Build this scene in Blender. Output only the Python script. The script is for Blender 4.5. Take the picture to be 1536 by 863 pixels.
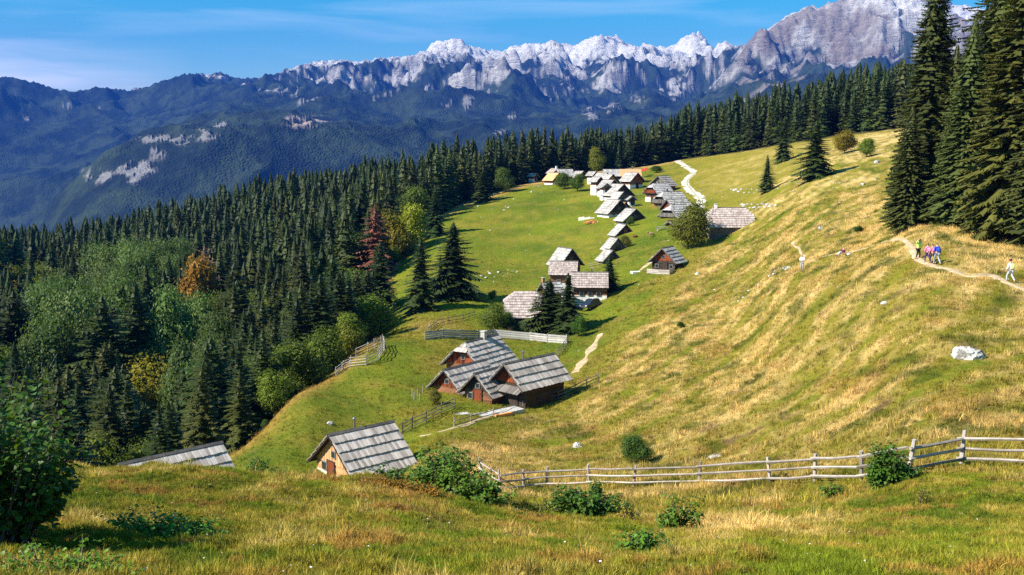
import bpy, math, random
import numpy as np
from mathutils import Vector, Matrix, Euler

scene = bpy.context.scene
for o in list(bpy.data.objects): bpy.data.objects.remove(o)
COL = scene.collection
R = math.radians

# ---------------------------------------------------------------- camera
CAM_PITCH = math.atan((431.5 - 240.0) / 1475.0)
cam_data = bpy.data.cameras.new('camera'); cam = bpy.data.objects.new('camera', cam_data); COL.objects.link(cam)
cam_data.sensor_width = 36; cam_data.lens = 36 * 1475.0 / 1536
cam_data.clip_start = .1; cam_data.clip_end = 60000
cam.location = (0, 0, 0); cam.rotation_euler = (R(90) - CAM_PITCH, 0, 0)
scene.camera = cam

# ---------------------------------------------------------------- sun, sky, exposure
SUN_AZ, SUN_EL = -112.0, 40.0        # bearing measured from the view direction, clockwise; height above horizon
sv = Vector((math.sin(R(SUN_AZ)) * math.cos(R(SUN_EL)), math.cos(R(SUN_AZ)) * math.cos(R(SUN_EL)), math.sin(R(SUN_EL))))
sl = bpy.data.lights.new('sun', 'SUN'); sl.energy = 5.0; sl.angle = R(.5); sl.color = (1, .93, .82)
sun = bpy.data.objects.new('sun', sl); COL.objects.link(sun)
sun.rotation_euler = sv.to_track_quat('Z', 'Y').to_euler(); sun.location = (-60, -30, 80)
scene.view_settings.view_transform = 'Standard'; scene.view_settings.look = 'None'
scene.view_settings.exposure = 1.18; scene.view_settings.gamma = 1
try: scene.view_settings.use_curve_mapping = False
except Exception: pass
scene.cycles.max_bounces = 6; scene.cycles.diffuse_bounces = 2; scene.cycles.glossy_bounces = 1
scene.cycles.transmission_bounces = 3; scene.cycles.transparent_max_bounces = 6; scene.cycles.volume_bounces = 0
scene.cycles.use_denoising = False

world = bpy.data.worlds.new('World'); scene.world = world; world.use_nodes = True
wt = world.node_tree; wt.nodes.clear()
def wn(t, **k):
    n = wt.nodes.new(t)
    for a, b in k.items(): setattr(n, a, b)
    return n
sky = wn('ShaderNodeTexSky', sky_type='NISHITA', sun_disc=False, sun_elevation=R(SUN_EL), sun_rotation=R(SUN_AZ))
sky.altitude = 1300; sky.air_density = 1.2; sky.dust_density = .15; sky.ozone_density = 2.2
bg = wn('ShaderNodeBackground'); bg.inputs['Strength'].default_value = .05
wo = wn('ShaderNodeOutputWorld')
tc = wn('ShaderNodeTexCoord')
mp = wn('ShaderNodeMapping'); mp.inputs['Scale'].default_value = (1.6, 1.6, 17); mp.inputs['Rotation'].default_value = (0, R(-3), 0)
nz = wn('ShaderNodeTexNoise'); nz.inputs['Scale'].default_value = 2.3; nz.inputs['Detail'].default_value = 7; nz.inputs['Distortion'].default_value = .5
rp = wn('ShaderNodeMapRange'); rp.inputs['From Min'].default_value = .50; rp.inputs['From Max'].default_value = .80
wt.links.new(tc.outputs['Generated'], mp.inputs['Vector']); wt.links.new(mp.outputs['Vector'], nz.inputs['Vector']); wt.links.new(nz.outputs['Fac'], rp.inputs['Value'])
sx = wn('ShaderNodeSeparateXYZ'); wt.links.new(tc.outputs['Generated'], sx.inputs[0])
def wmath(op, a, b, clamp=False):
    n = wn('ShaderNodeMath', operation=op, use_clamp=clamp)
    for i, v in enumerate((a, b)):
        if isinstance(v, (int, float)): n.inputs[i].default_value = v
        else: wt.links.new(v, n.inputs[i])
    return n.outputs[0]
# a low bank of thin cloud over the far ridge on the left, a few wisps elsewhere
west = wmath('MULTIPLY', wmath('ADD', sx.outputs['X'], .30), -7.0, True)
low = wmath('SUBTRACT', 1.0, wmath('MULTIPLY', wmath('ABSOLUTE', wmath('SUBTRACT', sx.outputs['Z'], .072), 0), 26.0), True)
bank = wmath('MULTIPLY', west, low, True)
n2 = wn('ShaderNodeTexNoise'); n2.inputs['Scale'].default_value = 5.0; n2.inputs['Detail'].default_value = 5
wt.links.new(mp.outputs['Vector'], n2.inputs['Vector'])
bank = wmath('MULTIPLY', bank, wmath('MULTIPLY', wmath('SUBTRACT', n2.outputs['Fac'], .18), 2.6, True), True)
cover = wmath('ADD', wmath('MULTIPLY', bank, 0.85), wmath('MULTIPLY', rp.outputs[0], .28), True)
mx = wn('ShaderNodeMix', data_type='RGBA'); wt.links.new(cover, mx.inputs['Factor'])
hs = wn('ShaderNodeHueSaturation'); hs.inputs['Saturation'].default_value = 1.75; hs.inputs['Value'].default_value = 1.42; hs.inputs['Hue'].default_value = .465
wt.links.new(sky.outputs[0], hs.inputs['Color'])
wt.links.new(hs.outputs[0], mx.inputs[6]); mx.inputs[7].default_value = (15, 15.5, 16.5, 1)
wt.links.new(mx.outputs[2], bg.inputs['Color']); wt.links.new(bg.outputs[0], wo.inputs['Surface'])

# ---------------------------------------------------------------- tagging and mesh helpers
def tag(o, label=None, cat=None, group=None, kind=None):
    if label: o['label'] = label
    if cat: o['category'] = cat
    if group: o['group'] = group
    if kind: o['kind'] = kind
    return o
def link(name, data, parent=None, loc=None, rot=None):
    o = bpy.data.objects.new(name, data); COL.objects.link(o)
    if parent is not None: o.parent = parent
    if loc is not None: o.location = loc
    if rot is not None: o.rotation_euler = rot
    return o
def thing(name, label, cat, loc, rz=0, group=None):
    o = link(name, None, None, loc, (0, 0, rz)); o.empty_display_size = .3
    return tag(o, label, cat, group)
def copy_tree(o, parent=None):
    c = o.copy(); COL.objects.link(c); c.parent = parent
    for ch in o.children: copy_tree(ch, c)
    return c
class MB:
    """collects faces and builds one mesh"""
    def __init__(s): s.v = []; s.f = []; s.m = []; s.t = []
    def add(s, vs, fs, m=0, tone=.5):
        n = len(s.v); s.v.extend([tuple(p) for p in vs])
        for f in fs: s.f.append(tuple(i + n for i in f)); s.m.append(m); s.t.append(tone)
    def prism(s, top, down, m=0, tone=.5):
        """a slab: polygon top extruded by vector down"""
        n = len(top); top = [Vector(p) for p in top]; bot = [p + Vector(down) for p in top]
        fs = [tuple(range(n)), tuple(range(2 * n - 1, n - 1, -1))] + [(i, i + n, (i + 1) % n + n, (i + 1) % n) for i in range(n)]
        s.add(top + bot, fs, m, tone)
    def box(s, a, b, m=0, tone=.5):
        (x0, y0, z0), (x1, y1, z1) = a, b
        s.prism([(x0, y0, z1), (x1, y0, z1), (x1, y1, z1), (x0, y1, z1)], (0, 0, z0 - z1), m, tone)
    def tube(s, pts, rad, n=6, m=0, tone=.5, cap=True, rnd=0):
        pts = [Vector(p) for p in pts]; rings = []
        for i, p in enumerate(pts):
            d = (pts[min(i + 1, len(pts) - 1)] - pts[max(i - 1, 0)]).normalized()
            a = d.cross(Vector((0, 0, 1)) if abs(d.z) < .9 else Vector((1, 0, 0))).normalized(); b = d.cross(a)
            r = rad[i] if hasattr(rad, '__len__') else rad
            rings.append([p + (a * math.cos(6.2832 * k / n) + b * math.sin(6.2832 * k / n)) * r * (1 + random.uniform(-rnd, rnd)) for k in range(n)])
        vs = [q for rg in rings for q in rg]; fs = []
        for i in range(len(pts) - 1):
            for k in range(n): fs.append((i * n + k, i * n + (k + 1) % n, (i + 1) * n + (k + 1) % n, (i + 1) * n + k))
        if cap: fs.append(tuple(range(n - 1, -1, -1))); fs.append(tuple(range((len(pts) - 1) * n, len(pts) * n)))
        s.add(vs, fs, m, tone)
    def mesh(s, name, mats, smooth=False):
        me = bpy.data.meshes.new(name); me.from_pydata(s.v, [], s.f)
        for mt in (mats if isinstance(mats, (list, tuple)) else [mats]): me.materials.append(mt)
        me.polygons.foreach_set('material_index', s.m)
        a = me.attributes.new('tone', 'FLOAT', 'FACE'); a.data.foreach_set('value', s.t)
        if smooth: me.polygons.foreach_set('use_smooth', [True] * len(s.f))
        me.update(); return me
    def build(s, name, mats, parent=None, loc=None, smooth=False, kind=None):
        o = link(name, s.mesh(name, mats, smooth), parent, loc)
        if kind: o['kind'] = kind
        return o
def np_mesh(name, V, Fc, mats, smooth=True, colors=None, floats=None, matidx=None):
    V = np.asarray(V, np.float32); Fc = np.asarray(Fc, np.int32); k = Fc.shape[1]
    me = bpy.data.meshes.new(name); me.vertices.add(len(V)); me.vertices.foreach_set('co', V.ravel())
    me.loops.add(Fc.size); me.loops.foreach_set('vertex_index', Fc.ravel())
    me.polygons.add(len(Fc)); me.polygons.foreach_set('loop_start', np.arange(0, Fc.size, k, dtype=np.int32))
    me.polygons.foreach_set('loop_total', np.full(len(Fc), k, np.int32))
    if matidx is not None: me.polygons.foreach_set('material_index', np.asarray(matidx, np.int32))
    for m in mats: me.materials.append(m)
    me.polygons.foreach_set('use_smooth', np.full(len(Fc), smooth))
    if colors is not None:
        for nm, c in colors.items():
            a = me.attributes.new(nm, 'FLOAT_COLOR', 'POINT'); a.data.foreach_set('color', np.concatenate([c, np.ones((len(c), 1))], 1).astype(np.float32).ravel())
    if floats is not None:
        for nm, c in floats.items():
            dom = 'POINT' if len(c) == len(V) else 'FACE'
            a = me.attributes.new(nm, 'FLOAT', dom); a.data.foreach_set('value', np.asarray(c, np.float32))
    me.update(calc_edges=True); return me

# ---------------------------------------------------------------- materials
class NT:
    def __init__(s, name):
        s.mat = bpy.data.materials.new(name); s.mat.use_nodes = True; s.t = s.mat.node_tree; s.t.nodes.clear()
        s.out = s.t.nodes.new('ShaderNodeOutputMaterial')
    def n(s, t, ins=None, **k):
        nd = s.t.nodes.new(t)
        for a, b in k.items(): setattr(nd, a, b)
        for a, b in (ins or {}).items():
            if hasattr(b, 'is_output') or isinstance(b, bpy.types.NodeSocket): s.t.links.new(b, nd.inputs[a])
            else: nd.inputs[a].default_value = b
        return nd
    def noise(s, scale, detail=4, vec=None, rough=.5, w=None):
        nd = s.n('ShaderNodeTexNoise', {'Scale': scale, 'Detail': detail, 'Roughness': rough})
        if vec is None: vec = s.n('ShaderNodeTexCoord').outputs['Object']
        s.t.links.new(vec, nd.inputs['Vector']); return nd.outputs['Fac']
    def mapr(s, v, a, b, c=0, d=1): return s.n('ShaderNodeMapRange', {'Value': v, 'From Min': a, 'From Max': b, 'To Min': c, 'To Max': d}).outputs[0]
    def mix(s, f, a, b, blend='MIX'):
        nd = s.n('ShaderNodeMix', data_type='RGBA', blend_type=blend)
        for i, v in ((0, f), (6, a), (7, b)):
            if isinstance(v, bpy.types.NodeSocket): s.t.links.new(v, nd.inputs[i])
            else: nd.inputs[i].default_value = v if i == 0 else (tuple(v) + (1,))[:4]
        return nd.outputs[2]
    def math(s, op, a, b=0.0): 
        nd = s.n('ShaderNodeMath', operation=op)
        for i, v in enumerate((a, b)):
            if isinstance(v, bpy.types.NodeSocket): s.t.links.new(v, nd.inputs[i])
            else: nd.inputs[i].default_value = v
        return nd.outputs[0]
    def attr(s, name, typ='GEOMETRY'): return s.n('ShaderNodeAttribute', attribute_name=name, attribute_type=typ)
    def bump(s, h, st, dist): return s.n('ShaderNodeBump', {'Height': h, 'Strength': st, 'Distance': dist}).outputs[0]
    def surf(s, col, rough=.8, normal=None, spec=.25, metal=0.0):
        b = s.n('ShaderNodeBsdfPrincipled', {'Roughness': rough, 'Specular IOR Level': spec, 'Metallic': metal})
        if isinstance(col, bpy.types.NodeSocket): s.t.links.new(col, b.inputs['Base Color'])
        else: b.inputs['Base Color'].default_value = (tuple(col) + (1,))[:4]
        if normal is not None: s.t.links.new(normal, b.inputs['Normal'])
        s.t.links.new(b.outputs[0], s.out.inputs['Surface']); return s.mat
    def world(s): return s.n('ShaderNodeNewGeometry').outputs['Position']

def plain(name, col, rough=.7, var=.25, scale=6, bump=.3, metal=0.0, spec=.25):
    t = NT(name); f = t.noise(scale, 5); c = t.mix(t.mapr(f, .3, .7), [x * (1 - var) for x in col], [min(1, x * (1 + var)) for x in col])
    return t.surf(c, rough, t.bump(t.noise(scale * 4, 3), bump, .01), spec, metal)
def wood(name, dark, light, stretch=(1, 1, 12), rough=.85, bump=.5):
    """weathered boards: each board has its own tone, grain streaks run along the board"""
    t = NT(name); tone = t.attr('tone').outputs['Fac']; oi = t.n('ShaderNodeObjectInfo').outputs['Random']
    vec = t.n('ShaderNodeMapping', {'Vector': t.n('ShaderNodeTexCoord').outputs['Object'], 'Scale': stretch}).outputs[0]
    g = t.noise(1.0, 6, vec, .6); blot = t.noise(.7, 3, t.world())
    f = t.math('ADD', t.math('MULTIPLY', tone, .42), t.math('MULTIPLY', g, .58))
    f = t.math('ADD', f, t.math('MULTIPLY', t.math('SUBTRACT', blot, .5), .5)); f = t.math('ADD', f, t.math('MULTIPLY', t.math('SUBTRACT', oi, .5), .08))
    return t.surf(t.mix(t.mapr(f, .2, .85), dark, light), rough, t.bump(g, bump, .02), .2)
M = {}
M['shingle'] = wood('weathered_shingle', (.24, .20, .172), (.70, .62, .56), (9, 9, 1.2))
M['shingle_far'] = wood('bleached_shingle', (.22, .20, .20), (.62, .59, .57), (3, 3, 1))
M['shingle_white'] = wood('pale_shingle', (.22, .20, .185), (.60, .565, .53), (3, 3, 1))
M['shingle_pink'] = wood('sun_worn_shingle', (.26, .20, .18), (.58, .49, .45), (3, 3, 1))
M['deck'] = plain('roof_underside', (.035, .028, .024), .9)
M['darkwood'] = wood('dark_boards', (.018, .013, .010), (.10, .070, .050), (6, 6, 1))
M['redwood'] = wood('red_brown_boards', (.045, .012, .006), (.36, .085, .028), (7, 7, 1))
M['orangewood'] = wood('fresh_larch_boards', (.42, .18, .07), (.76, .43, .21), (7, 7, 1))
M['log'] = wood('log_wall', (.06, .028, .016), (.34, .15, .075), (1, 5, 9))
M['greywood'] = wood('grey_boards', (.07, .062, .055), (.27, .25, .23), (5, 5, 1))
M['fence'] = wood('fence_wood', (.17, .14, .115), (.52, .46, .41), (3, 3, 3))
M['fence_dark'] = wood('old_fence_wood', (.07, .055, .045), (.26, .22, .19), (3, 3, 3))
M['fence_white'] = wood('bleached_plank', (.26, .245, .225), (.60, .57, .53), (2, 2, 3))
M['plaster'] = plain('whitewash', (.74, .72, .68), .9, .12, 3)
M['stone'] = plain('rubble_stone', (.42, .40, .37), .9, .35, 5, .8)
M['brick'] = plain('chimney_brick', (.42, .20, .13), .9, .3, 9)
M['glass'] = plain('window_glass', (.02, .025, .03), .15, .1, 2, 0, 0, .6)
M['metal'] = plain('dull_metal', (.25, .25, .26), .4, .15, 8, .1, .8)
M['orange_sheet'] = plain('orange_roofing', (.70, .30, .10), .8, .2, 3)
M['peach_sheet'] = plain('faded_orange_roofing', (.72, .40, .20), .85, .18, 2)
M['rust_pile'] = plain('fired_clay', (.62, .24, .10), .9, .35, 4, .8)
M['red_cloth'] = plain('red_cloth', (.55, .05, .04), .9, .3, 4)
M['white_slab'] = plain('pale_slab', (.66, .63, .58), .9, .25, 3, .5)
t = NT('limestone'); nn = t.noise(2.2, 6, t.world()); M['rock'] = t.surf(t.mix(t.mapr(nn, .35, .62), (.17, .16, .14), (.60, .585, .56)), .9, t.bump(t.noise(6, 6, t.world()), .7, .08))
t = NT('bark'); M['bark'] = t.surf(t.mix(t.mapr(t.noise(9, 5), .35, .65), (.05, .038, .028), (.17, .13, .10)), .95, t.bump(t.noise(22, 4), .8, .03))
t = NT('pale_bark'); M['palebark'] = t.surf(t.mix(t.mapr(t.noise(9, 5), .35, .65), (.15, .13, .11), (.42, .38, .33)), .95, t.bump(t.noise(22, 4), .8, .03))
def foliage(name, a, b, trans=.25, rough=.6, instancer=False, hue=.0):
    t = NT(name); oi = t.n('ShaderNodeObjectInfo'); geo = t.n('ShaderNodeNewGeometry')
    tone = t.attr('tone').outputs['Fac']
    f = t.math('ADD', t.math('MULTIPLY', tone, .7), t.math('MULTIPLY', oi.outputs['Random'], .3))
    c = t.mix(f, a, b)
    c = t.mix(1.0, c, oi.outputs['Color'], 'MULTIPLY')
    p = t.n('ShaderNodeBsdfPrincipled', {'Base Color': c, 'Roughness': rough, 'Specular IOR Level': .18})
    tr = t.n('ShaderNodeBsdfTranslucent', {'Color': t.mix(.5, c, (.30, .42, .03))})
    mx = t.n('ShaderNodeMixShader', {0: trans, 1: p.outputs[0], 2: tr.outputs[0]})
    t.t.links.new(mx.outputs[0], t.out.inputs['Surface']); return t.mat
M['spruce'] = foliage('spruce_needles', (.010, .022, .006), (.062, .088, .020), .10)
M['spruce_near'] = foliage('spruce_needles_lit', (.020, .030, .008), (.145, .155, .040), .12)  # sunlit olive of the tall spruces put into the needle colour
M['dead'] = foliage('dead_needles', (.12, .04, .025), (.40, .16, .09), .1)
M['leaf'] = foliage('broad_leaves', (.022, .045, .010), (.13, .175, .036), .22)
M['leaf_near'] = foliage('shrub_leaves', (.025, .060, .010), (.15, .23, .04), .25, .45)
# ---------------------------------------------------------------- terrain
F_PX = 1475.0; HOR = 240.0
PITCH = math.atan((431.5 - HOR) / F_PX)
cP, sP = math.cos(PITCH), math.sin(PITCH)

def ray(px, py):
    u = (px - 768.0) / F_PX; v = (431.5 - py) / F_PX
    return np.array([u, cP + v * sP, -sP + v * cP])

def project(p):
    d = p[1] * cP - p[2] * sP; v = p[1] * sP + p[2] * cP
    return 768 + F_PX * p[0] / d, 431.5 - F_PX * v / d

# heights surveyed along bearings: (column, row, horizontal distance in m)
SURVEY = {
 -150: [(12,880),(20,800),(30,720),(36,715),(45,790),(60,800),(100,770),(150,690),(250,550),(350,470),(450,425),(600,470),(900,700)],
 100: [(8,980),(12,876),(20,803),(28,738),(34,703),(40,735),(50,800),(70,840),(100,800),(150,690),(250,530),(350,450),(450,410),(600,460),(900,700)],
 250: [(12,872),(20,802),(28,740),(35,700),(40,730),(50,790),(60,800),(70,775),(84,742),(95,735),(110,745),(150,660),(250,500),(350,420),(450,375),(600,430),(900,660)],
 340: [(8,980),(12,868),(20,803),(28,745),(34,706),(40,738),(50,775),(60,765),(70,728),(80,698),(88,684),(97,694),(110,700),(150,625),(250,490),(350,405),(450,352),(600,400),(900,620)],
 450: [(12,866),(20,802),(28,744),(33,712),(40,745),(50,775),(60,762),(72,716),(85,650),(95,612),(104,590),(115,592),(130,600),(180,545),(250,450),(350,372),(450,335),(600,380),(900,600)],
 550: [(8,980),(12,863),(20,800),(28,745),(33,717),(40,752),(50,775),(60,772),(72,738),(85,672),(100,606),(112,560),(125,525),(140,515),(160,518),(190,475),(250,405),(350,342),(450,318),(600,360),(900,560)],
 660: [(12,863),(20,810),(28,757),(34,737),(42,757),(60,722),(75,676),(90,634),(103,598),(120,548),(140,502),(155,482),(180,448),(215,392),(250,358),(300,318),(350,302),(450,302),(600,350),(900,540)],
 768: [(8,978),(12,863),(20,815),(30,768),(40,750),(60,732),(80,666),(100,612),(120,560),(150,503),(180,453),(220,395),(260,345),(300,306),(350,278),(430,272),(600,340),(900,530)],
 900: [(12,863),(20,818),(30,780),(42,758),(57,728),(75,676),(90,628),(105,582),(120,545),(150,485),(180,432),(200,405),(220,377),(250,337),(280,307),(320,280),(350,264),(420,257),(600,320),(900,500)],
 1020: [(8,978),(12,863),(20,820),(30,785),(42,755),(54,728),(75,645),(100,563),(130,482),(180,402),(210,356),(250,315),(290,287),(350,256),(400,242),(450,236),(600,290),(900,460)],
 1100: [(12,863),(30,782),(42,750),(52,724),(75,622),(100,540),(130,462),(160,405),(200,352),(250,300),(300,262),(350,238),(420,224),(480,222),(620,270),(900,430)],
 1200: [(8,978),(12,863),(20,820),(30,777),(40,745),(48,720),(60,655),(78,562),(95,482),(110,430),(125,398),(155,350),(190,305),(230,270),(280,242),(340,216),(420,202),(500,198),(700,250),(900,360)],
 1300: [(12,863),(20,818),(30,768),(38,730),(45,708),(60,612),(78,502),(93,425),(105,390),(125,368),(155,322),(200,268),(250,232),(310,207),(380,190),(480,182),(700,220),(900,320)],
 1400: [(8,978),(12,863),(20,812),(30,752),(38,708),(42,694),(50,635),(60,562),(75,475),(93,396),(110,350),(130,327),(160,290),(200,250),(280,205),(400,172),(520,165),(700,200),(900,280)],
 1500: [(12,863),(20,812),(30,752),(38,712),(42,694),(50,630),(60,560),(75,484),(85,428),(96,392),(110,362),(130,338),(160,290),(200,245),(280,195),(400,160),(520,150),(700,180),(900,260)],
 1700: [(8,978),(12,863),(20,810),(30,745),(42,685),(60,560),(75,480),(93,400),(130,310),(200,220),(280,165),(400,120),(520,110),(700,130),(900,200)],
}
def _tps():
    az, lr, t = [], [], []
    for px, rows in SURVEY.items():
        for r, py in rows:
            d = ray(px, py); h = math.hypot(d[0], d[1])
            az.append(math.atan2(d[0], d[1])); lr.append(math.log(r)); t.append(d[2] / h)
        if px in (-150, 340, 768, 1200, 1700):
            for r, z in ((1.0, -1.7), (3.5, -2.3)):
                az.append(az[-1]); lr.append(math.log(r)); t.append(z / r)
    P = np.stack([np.array(az) * 5.0, np.array(lr)], 1); t = np.array(t)
    n = len(t)
    D = np.linalg.norm(P[:, None] - P[None], axis=2)
    K = D + 0.0  # biharmonic-like linear kernel blended with cubic for smoothness
    K = np.where(D > 0, D * D * np.log(np.maximum(D, 1e-9)), 0)
    A = np.zeros((n + 3, n + 3)); A[:n, :n] = K + np.eye(n) * 2e-4
    Q = np.concatenate([np.ones((n, 1)), P], 1); A[:n, n:] = Q; A[n:, :n] = Q.T
    w = np.linalg.solve(A, np.concatenate([t, np.zeros(3)]))
    return P, w
_TP, _TW = _tps()

_rs = np.random.RandomState(7)
_PERM = _rs.permutation(1024); _G = _rs.rand(1024) * 2 * np.pi
_GX, _GY = np.cos(_G), np.sin(_G)
def perlin(x, y):
    x = np.asarray(x, float); y = np.asarray(y, float)
    xi = np.floor(x).astype(int); yi = np.floor(y).astype(int)
    xf = x - xi; yf = y - yi
    u = xf * xf * xf * (xf * (xf * 6 - 15) + 10); v = yf * yf * yf * (yf * (yf * 6 - 15) + 10)
    def g(i, j, dx, dy):
        h = _PERM[(_PERM[(xi + i) & 1023] + yi + j) & 1023]
        return _GX[h] * dx + _GY[h] * dy
    a = g(0, 0, xf, yf); b = g(1, 0, xf - 1, yf); c = g(0, 1, xf, yf - 1); d = g(1, 1, xf - 1, yf - 1)
    return (a + u * (b - a) + v * ((c + u * (d - c)) - (a + u * (b - a)))) * 1.5
def fbm(x, y, o=4, lac=2.03, gain=.5):
    s = 0; a = 1; f = 1
    for k in range(o):
        s = s + a * perlin(x * f + 17.3 * k, y * f - 9.1 * k); a *= gain; f *= lac
    return s
def ridged(x, y, o=5, lac=2.07, gain=.55):
    s = 0; a = 1; f = 1; w = 1
    for k in range(o):
        n = 1 - np.abs(perlin(x * f + 31.7 * k, y * f + 11.9 * k)) * 1.4
        n = np.clip(n, 0, 1) ** 2 * w; w = np.clip(n * 1.6, 0, 1)
        s = s + a * n; a *= gain; f *= lac
    return s
def sstep(a, b, x):
    t = np.clip((x - a) / (b - a), 0, 1); return t * t * (3 - 2 * t)

def height(x, y, detail=True):
    """terrain height in metres, eye level = 0"""
    x = np.atleast_1d(np.asarray(x, float)); y = np.atleast_1d(np.asarray(y, float))
    sh = x.shape; x = x.ravel(); y = y.ravel()
    r = np.maximum(np.hypot(x, y), .7); az = np.arctan2(x, y)
    azc = np.clip(az, -.62, .62)
    out = np.empty_like(r)
    for s in range(0, len(r), 20000):
        q = slice(s, s + 20000)
        P = np.stack([azc[q] * 5.0, np.log(np.clip(r[q], .9, 950))], 1)
        D2 = ((P[:, None] - _TP[None]) ** 2).sum(2)
        K = np.where(D2 > 0, .5 * D2 * np.log(np.maximum(D2, 1e-18)), 0)
        out[q] = K @ _TW[:-3] + _TW[-3] + P @ _TW[-2:]
    z = out * r
    if detail:
        k = sstep(4, 25, r)
        z = z + k * (.16 * fbm(x / 7, y / 7, 3) + .16 * fbm(x / 23 + 5, y / 23, 2) * sstep(40, 90, r))
        # cattle terracettes: low steps running along the contour of the dry slope
        m = sstep(45, 70, r) * sstep(.02, .12, az) * (1 - sstep(220, 300, r))
        z = z + m * .20 * (1 - 1.6 * np.abs(perlin(z / 1.5 + .7 * fbm(x / 9, y / 9, 2), (x + y) / 16)))
        z = z + .09 * fbm(x / 1.1, y / 1.1, 2) * (1 - sstep(60, 120, r))
    return z.reshape(sh)
def gz(x, y): return float(height(x, y)[0])
_RS = np.exp(np.linspace(math.log(3), math.log(800), 1500))
def at(px, py, rmin=3.0):
    """first point where the sight line through a photo pixel meets the ground"""
    d = ray(px, py); h = math.hypot(d[0], d[1]); ux, uy = d[0] / h, d[1] / h; t = d[2] / h
    g = height(ux * _RS, uy * _RS); below = (t * _RS <= g) & (_RS >= rmin)
    if not below.any(): i = len(_RS) - 1
    else: i = int(np.argmax(below))
    r = _RS[i]
    return np.array([ux * r, uy * r, g[i]])
def atr(px, r):
    """ground point on the bearing of a photo column at distance r"""
    d = ray(px, 500); h = math.hypot(d[0], d[1]); x, y = d[0] / h * r, d[1] / h * r
    return np.array([x, y, gz(x, y)])
# ---------------------------------------------------------------- ground cover colours (what grows where)
PX = lambda az: 768 + F_PX * np.tan(az) * 1.0
def col_of(x, y): return 768 + F_PX * np.asarray(x) / np.maximum(np.asarray(y), .1) * .99
EDGE = [(-600, 82), (150, 88), (300, 88), (330, 94), (400, 103), (480, 117), (560, 138), (574, 150), (580, 216), (612, 258), (675, 300), (740, 330), (790, 350), (850, 374), (950, 388), (1010, 408), (1050, 398), (1100, 376), (1200, 348), (1330, 330), (1500, 300), (2300, 260)]
_ex = [e[0] for e in EDGE]; _er = [e[1] for e in EDGE]
def wood_edge(x, y): return np.interp(col_of(x, y), _ex, _er)
def lerp(a, b, t): return a + (b - a) * t[..., None]
GREEN = np.array([.100, .138, .012]); LUSH = np.array([.160, .195, .014]); OLIVE = np.array([.24, .205, .028])
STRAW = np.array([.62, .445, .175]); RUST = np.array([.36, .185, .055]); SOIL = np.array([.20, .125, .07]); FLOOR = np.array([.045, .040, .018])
def STREAK(x, y, r):
    # pale bands of dry grass left by the cattle steps; they swing uphill towards the village
    wv = .8 * fbm(x / 13, y / 13, 2); w = sstep(58, 92, r); k = np.clip(r / 70, .7, 3)
    f = lambda a, s: (x * math.sin(a) - y * math.cos(a)) / s; g = lambda a, s: (x * math.cos(a) + y * math.sin(a)) / s
    n1 = .62 * perlin(f(.28, 1.5) + wv, g(.28, 15)) + .40 * perlin(f(.28, .55) + wv * 2, g(.28, 6))
    n2 = .62 * perlin(f(.92, 2.0) + wv, g(.92, 20)) + .40 * perlin(f(.92, .75) + wv * 2, g(.92, 8))
    return n1 * (1 - w) + n2 * w
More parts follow.
